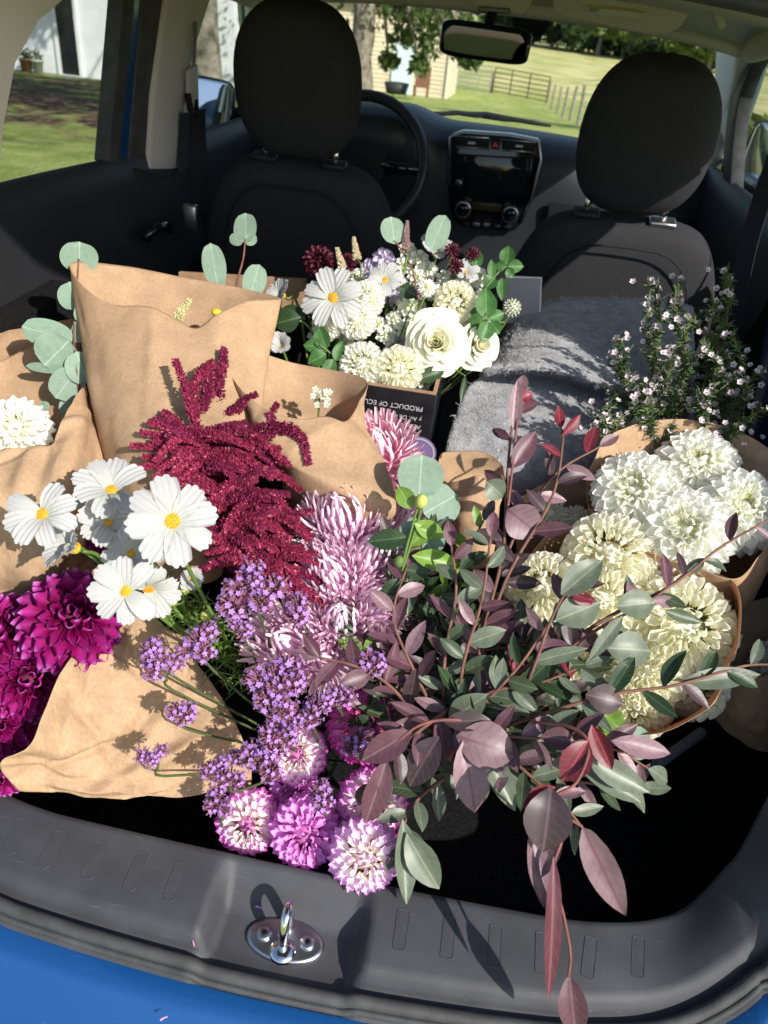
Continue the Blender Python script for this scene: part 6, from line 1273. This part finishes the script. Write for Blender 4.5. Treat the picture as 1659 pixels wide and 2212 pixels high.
# stock spikes and small filler florets
stkP = mat('stock_petal', ramp=[(0, (206, 214, 170)), (1, (238, 236, 236))], rough=.6, tr=.3, rand=.08); lavP = mat('lavender_petal', ramp=[(0, (200, 190, 200)), (1, (206, 192, 222))], rough=.6, tr=.3)
spots = [(880, 660), (850, 690), (835, 725), (862, 745), (900, 600), (872, 575), (1000, 610), (1042, 640), (830, 560), (925, 585), (690, 730), (722, 715), (880, 540), (850, 640), (960, 600), (815, 700), (1030, 600), (700, 680), (905, 560), (745, 745), (860, 610), (905, 665), (1055, 690), (800, 580), (770, 600), (840, 770), (915, 825), (680, 660), (870, 715), (895, 690), (1010, 700), (945, 635)]
for i, (x, y) in enumerate(spots):
    d = 1.15+.10*(800-y)/300+(.015 if i % 2 else 0); p = at(x, y, d); lv_ = i in (8, 13, 23, 3)
    dahlia('stock_floret', 'lavender tinted stock floret in the boxed bouquet' if lv_ else 'small ruffled white stock floret filling the boxed bouquet', 'lavender stock florets' if lv_ else 'white stock florets', p, toward(p, .4, .8, (rnd(-.5, .5), rnd(-.3, .3), 0)), rnd(19, 27)*d/1660, lavP if lv_ else stkP, 15, wd=.75, pl=.9, dome=.6, th=(10, 92), base=bB, seed=560+i, cat='flower')
# pale celosia spikes
tan = mat('celosia', ramp=[(0, (190, 160, 130)), (1, (222, 206, 170))], rough=.8, tr=.2)
def spike(label, a, b_, m, rr=.006, seed=0, base=None):
    a, b_ = at(*a), at(*b_); t = thing('celosia_spike', label, 'celosia', a, 'celosia spikes'); part('spike', tassel_mesh([a, a.lerp(b_, .5), b_], rr, rr*.25, 420, m, seed), t); stem(t, a, (b_-a).normalized(), base or bB, .0014)
pinkC = mat('celosia_pink', lincol=(.32, .20, .20), rough=.8); paleC = mat('celosia_pale', lincol=(.52, .44, .30), rough=.8)
spike('pinkish celosia spike rising at the top of the bouquet', (876, 540, 1.2), (880, 478, 1.2), pinkC, seed=1); spike('pale celosia spike behind the open bouquet cosmos', (772, 560, 1.2), (764, 512, 1.2), paleC, seed=2); spike('pale curved celosia spike next to the burgundy dahlia', (740, 580, 1.2), (728, 535, 1.2), paleC, seed=3)
spike('yellow green celosia plume inside the tall paper cone', (372, 705, .985), (412, 645, .985), mat('celosia_green', lincol=(.55, .52, .28), rough=.8), .008, 4, at(390, 900, .98)); spike('rosy brown celosia spike left of the button mum', (905, 645, 1.15), (935, 600, 1.15), pinkC, .004, 5)
p = at(468, 675, .99); t = thing('yellow_floret', 'tiny yellow flower showing inside the tall paper cone', 'flower', p); MB().ball(p, .006, 8, 6, (1.2, 1, .8)).put('bloom', mat('bright_yellow', lincol=(.7, .5, .03), rough=.6, noi=(400, .3)), t, smooth=True); stem(t, p, (0, 0, 1), at(420, 900, .97), .001)
# little white cluster in paper cone B
p = at(690, 858, .93); t = thing('white_filler_cluster', 'cluster of tiny white star flowers inside the curled paper cone', 'flower', p); ms = petals('dahlia', stkP)
for k in range(14):
    q = at(690+rnd(-26, 26), 862+rnd(-24, 18), .93+rnd(-.01, .01))
    for j in range(5):
        a = j*1.257; A = toward(q, .3); e1 = A.orthogonal().normalized(); e2 = A.cross(e1); dd = e1*math.cos(a)+e2*math.sin(a)+A*.3; part('petal', ms[j % 3], t, basis(dd, A, q, .0052, .004, .004))
stem(t, p, (0, 0, 1), at(680, 1050, .95), .0014)
# mint and other leaves round the bouquet
mint = lambda lb, P, lv: sprig(lb, P, [(a, b, w_, mintM, 'mint', rnd(-.3, .3), j) for j, (a, b, w_) in enumerate(lv)], twig=stemM, group='mint sprigs in the bouquet', name='mint_sprig')
mint('mint sprig sticking up above the grey card', [(1010, 680, 1.19), (1050, 620, 1.19), (1080, 585, 1.19), (1095, 575, 1.19)], [((1095, 572, 1.19), (1098, 528, 1.19), 34), ((1097, 575, 1.19), (1132, 575, 1.19), 30), ((1092, 578, 1.19), (1070, 570, 1.19), 24), ((1095, 580, 1.19), (1110, 600, 1.19), 22), ((1070, 600, 1.19), (1045, 625, 1.19), 34), ((1062, 600, 1.19), (1062, 560, 1.19), 22), ((1030, 580, 1.2), (1025, 530, 1.2), 30), ((1085, 600, 1.19), (1085, 650, 1.19), 26)])
mint('mint sprig in front of the grey card over the small rose', [(1000, 730, 1.16), (1040, 690, 1.15), (1055, 675, 1.145)], [((1050, 690, 1.15), (1050, 618, 1.15), 46), ((1055, 690, 1.15), (1090, 675, 1.15), 32), ((1055, 695, 1.145), (1040, 740, 1.14), 38), ((1060, 695, 1.145), (1080, 720, 1.14), 28), ((1045, 690, 1.15), (1010, 700, 1.155), 34), ((1045, 680, 1.15), (1015, 672, 1.155), 30)])
mint('dark mint leaves low on the bouquet beside the paper cone', [(740, 790, 1.13), (710, 760, 1.12), (690, 745, 1.115)], [((705, 755, 1.12), (685, 700, 1.12), 36), ((700, 750, 1.12), (655, 745, 1.12), 34), ((705, 765, 1.12), (665, 785, 1.12), 38), ((720, 775, 1.12), (700, 820, 1.12), 34), ((725, 780, 1.12), (740, 735, 1.12), 26)])
sprig('broad dark green leaf under the side turned cosmos', [(700, 760, 1.14), (660, 700, 1.13), (620, 690, 1.12)], [((650, 685, 1.12), (590, 700, 1.12), 52, dgreen, 'green', 0, 0), ((660, 690, 1.13), (610, 665, 1.13), 40, dgreen, 'green', 0, 1)], twig=stemM, group=None, name='green_sprig')
sprig('narrow green leaf hanging over the corner of the flower box', [(985, 800, 1.13), (1005, 812, 1.12)], [((1005, 812, 1.12), (996, 868, 1.11), 14, dgreen, 'long', .3, 0), ((960, 800, 1.13), (900, 820, 1.12), 34, dgreen, 'green', 0, 0), ((1000, 640, 1.17), (960, 690, 1.17), 40, dgreen, 'green', .1, 1), ((900, 640, 1.17), (860, 620, 1.17), 34, dgreen, 'green', .1, 1)], twig=stemM, group=None, name='green_sprig')
fol = MB(); r = random.Random(31)   # dense dark core of stems between the blooms
for k in range(150):
    q = at(r.uniform(700, 1030), r.uniform(590, 800), 1.2+r.uniform(0, .04)); fol.tube([q, q.lerp(bB, .5)+Vector((r.uniform(-.01, .01), 0, .01)), bB+Vector((r.uniform(-.05, .05), r.uniform(-.05, .05), 0))], .0016, 4, caps=False)
tag(fol.put('bouquet_stems', stemD), 'mass of thin green stems inside the boxed bouquet', kind='stuff', cat='stems')

# ================================================================== WAXFLOWER
waxP = mat('waxflower_petal', col=(212, 198, 204), rough=.5, tr=.25, rand=.1); needM = mat('needle_green', lincol=(.06, .10, .03), rough=.6, noi=(80, .4), tr=.1); needL = mat('needle_light', lincol=(.10, .15, .04), rough=.6, noi=(80, .3), tr=.2)
def wax_flower_mesh():
    b = MB()
    for k in range(5):
        a = k*1.2566; v, f = petal_vf(4, 4, lambda t: .48*math.sin(math.pi*(.12+.76*t))**.7, lambda t, u: .35*t*t+.25*u*u*t+.05)
        b.add(v, f, Matrix.Rotation(a, 4, 'Z') @ Matrix.Translation((.12, 0, 0)) @ Matrix.Diagonal((.8, .8, .8, 1)))
    return b.me('wax_flower', waxP, True, fixn=False)
wfm = wax_flower_mesh(); cup = MB().lathe([(.001, -.9), (.22, -.6), (.34, .02), (.2, .1), (.001, .06)], 8).me('wax_cup', mat('wax_cup', lincol=(.20, .13, .09), rough=.5))
wb = at(1480, 1060, 1.12); tips = [(1335, 770, 1.06), (1400, 715, 1.07), (1455, 650, 1.08), (1420, 640, 1.1), (1578, 628, 1.06), (1530, 690, 1.06), (1600, 770, 1.04), (1612, 860, 1.02), (1370, 840, 1.04), (1310, 905, 1.02), (1480, 750, 1.03), (1560, 800, 1.02), (1440, 830, 1.02), (1300, 935, 1.0), (1520, 870, 1.0), (1395, 900, 1.0), (1590, 920, 1.0)]
for i, tp in enumerate(tips):
    r = random.Random(700+i); e = at(*tp); m0 = wb.lerp(e, .55)+Vector((r.uniform(-.02, .02), 0, -.01)); W = [Vector(q) for q in cr([wb, m0, e], 9)]
    t = thing('waxflower_stem', 'thin waxflower stem with needle leaves and tiny pale pink blooms beside the blanket', 'waxflower', wb, 'waxflower stems'); tw_ = MB(); tw_.tube(W, .0011, 5); ne = MB(); L_ = 9
    pts = []
    for k in range(9):
        f = .42+.58*k/8; q = W[min(len(W)-1, int(f*(len(W)-1)))]; d = ((e-m0).normalized()+Vector((r.gauss(0, .55), r.gauss(0, .35), r.gauss(.1, .4)))).normalized(); q2 = q+d*r.uniform(.018, .05)
        tw_.tube([q, q.lerp(q2, .5)+Vector((0, 0, .002)), q2], .0007, 4); pts.append(q2)
        for s in range(46):
            g = q.lerp(q2, r.random()); v = (d*.7+Vector((r.gauss(0, 1), r.gauss(0, 1), r.gauss(.1, 1))).normalized()).normalized(); ne.tube([g, g+v*r.uniform(.007, .014)], [.0012, .0004], 3, caps=False)
    for s in range(150):
        f = r.uniform(.3, 1); g = W[min(len(W)-1, int(f*(len(W)-1)))]; v = Vector((r.gauss(0, 1), r.gauss(0, 1), r.gauss(.4, .8))).normalized(); ne.tube([g, g+v*r.uniform(.008, .015)], [.0012, .0004], 3, caps=False)
    tw_.put('twig', twigM, t, smooth=True); o = ne.put('needle_leaves', needL if i in (4, 5, 6, 13) else needM, t, fixn=False); o['kind'] = 'stuff'
    for q in pts+[e]:
        for s in range(2+(r.random() < .6)):
            A = toward(q, .5, .7, (r.gauss(0, .6), r.gauss(0, .4), 0)); s_ = r.uniform(.0038, .0054); pp = q+Vector((r.gauss(0, .009), r.gauss(0, .009), r.gauss(0, .009))) if s else q; M = basis(A.orthogonal(), A, pp, s_, s_, s_)
            o = part('bloom', wfm, t, M); part('bloom_cup', cup, o, M)
# fallen petals on sill and bumper
for (x, y, x1, y1, z) in [(415, 2028, 420, 2045, .618), (553, 1958, 567, 1963, .609), (347, 2203, 362, 2196, .60)]:
    a, b_ = on(2, z+.002, x, y), on(2, z+.003, x1, y1)
    tag(MB().tube([a, a.lerp(b_, .5)+Vector((0, 0, .001)), b_], [.0012, .0008, .0005], 5).put('fallen_floret', verP if y == 1958 else mumP), 'tiny fallen pink petal lying on the rear body edge', 'petal', 'fallen petals')
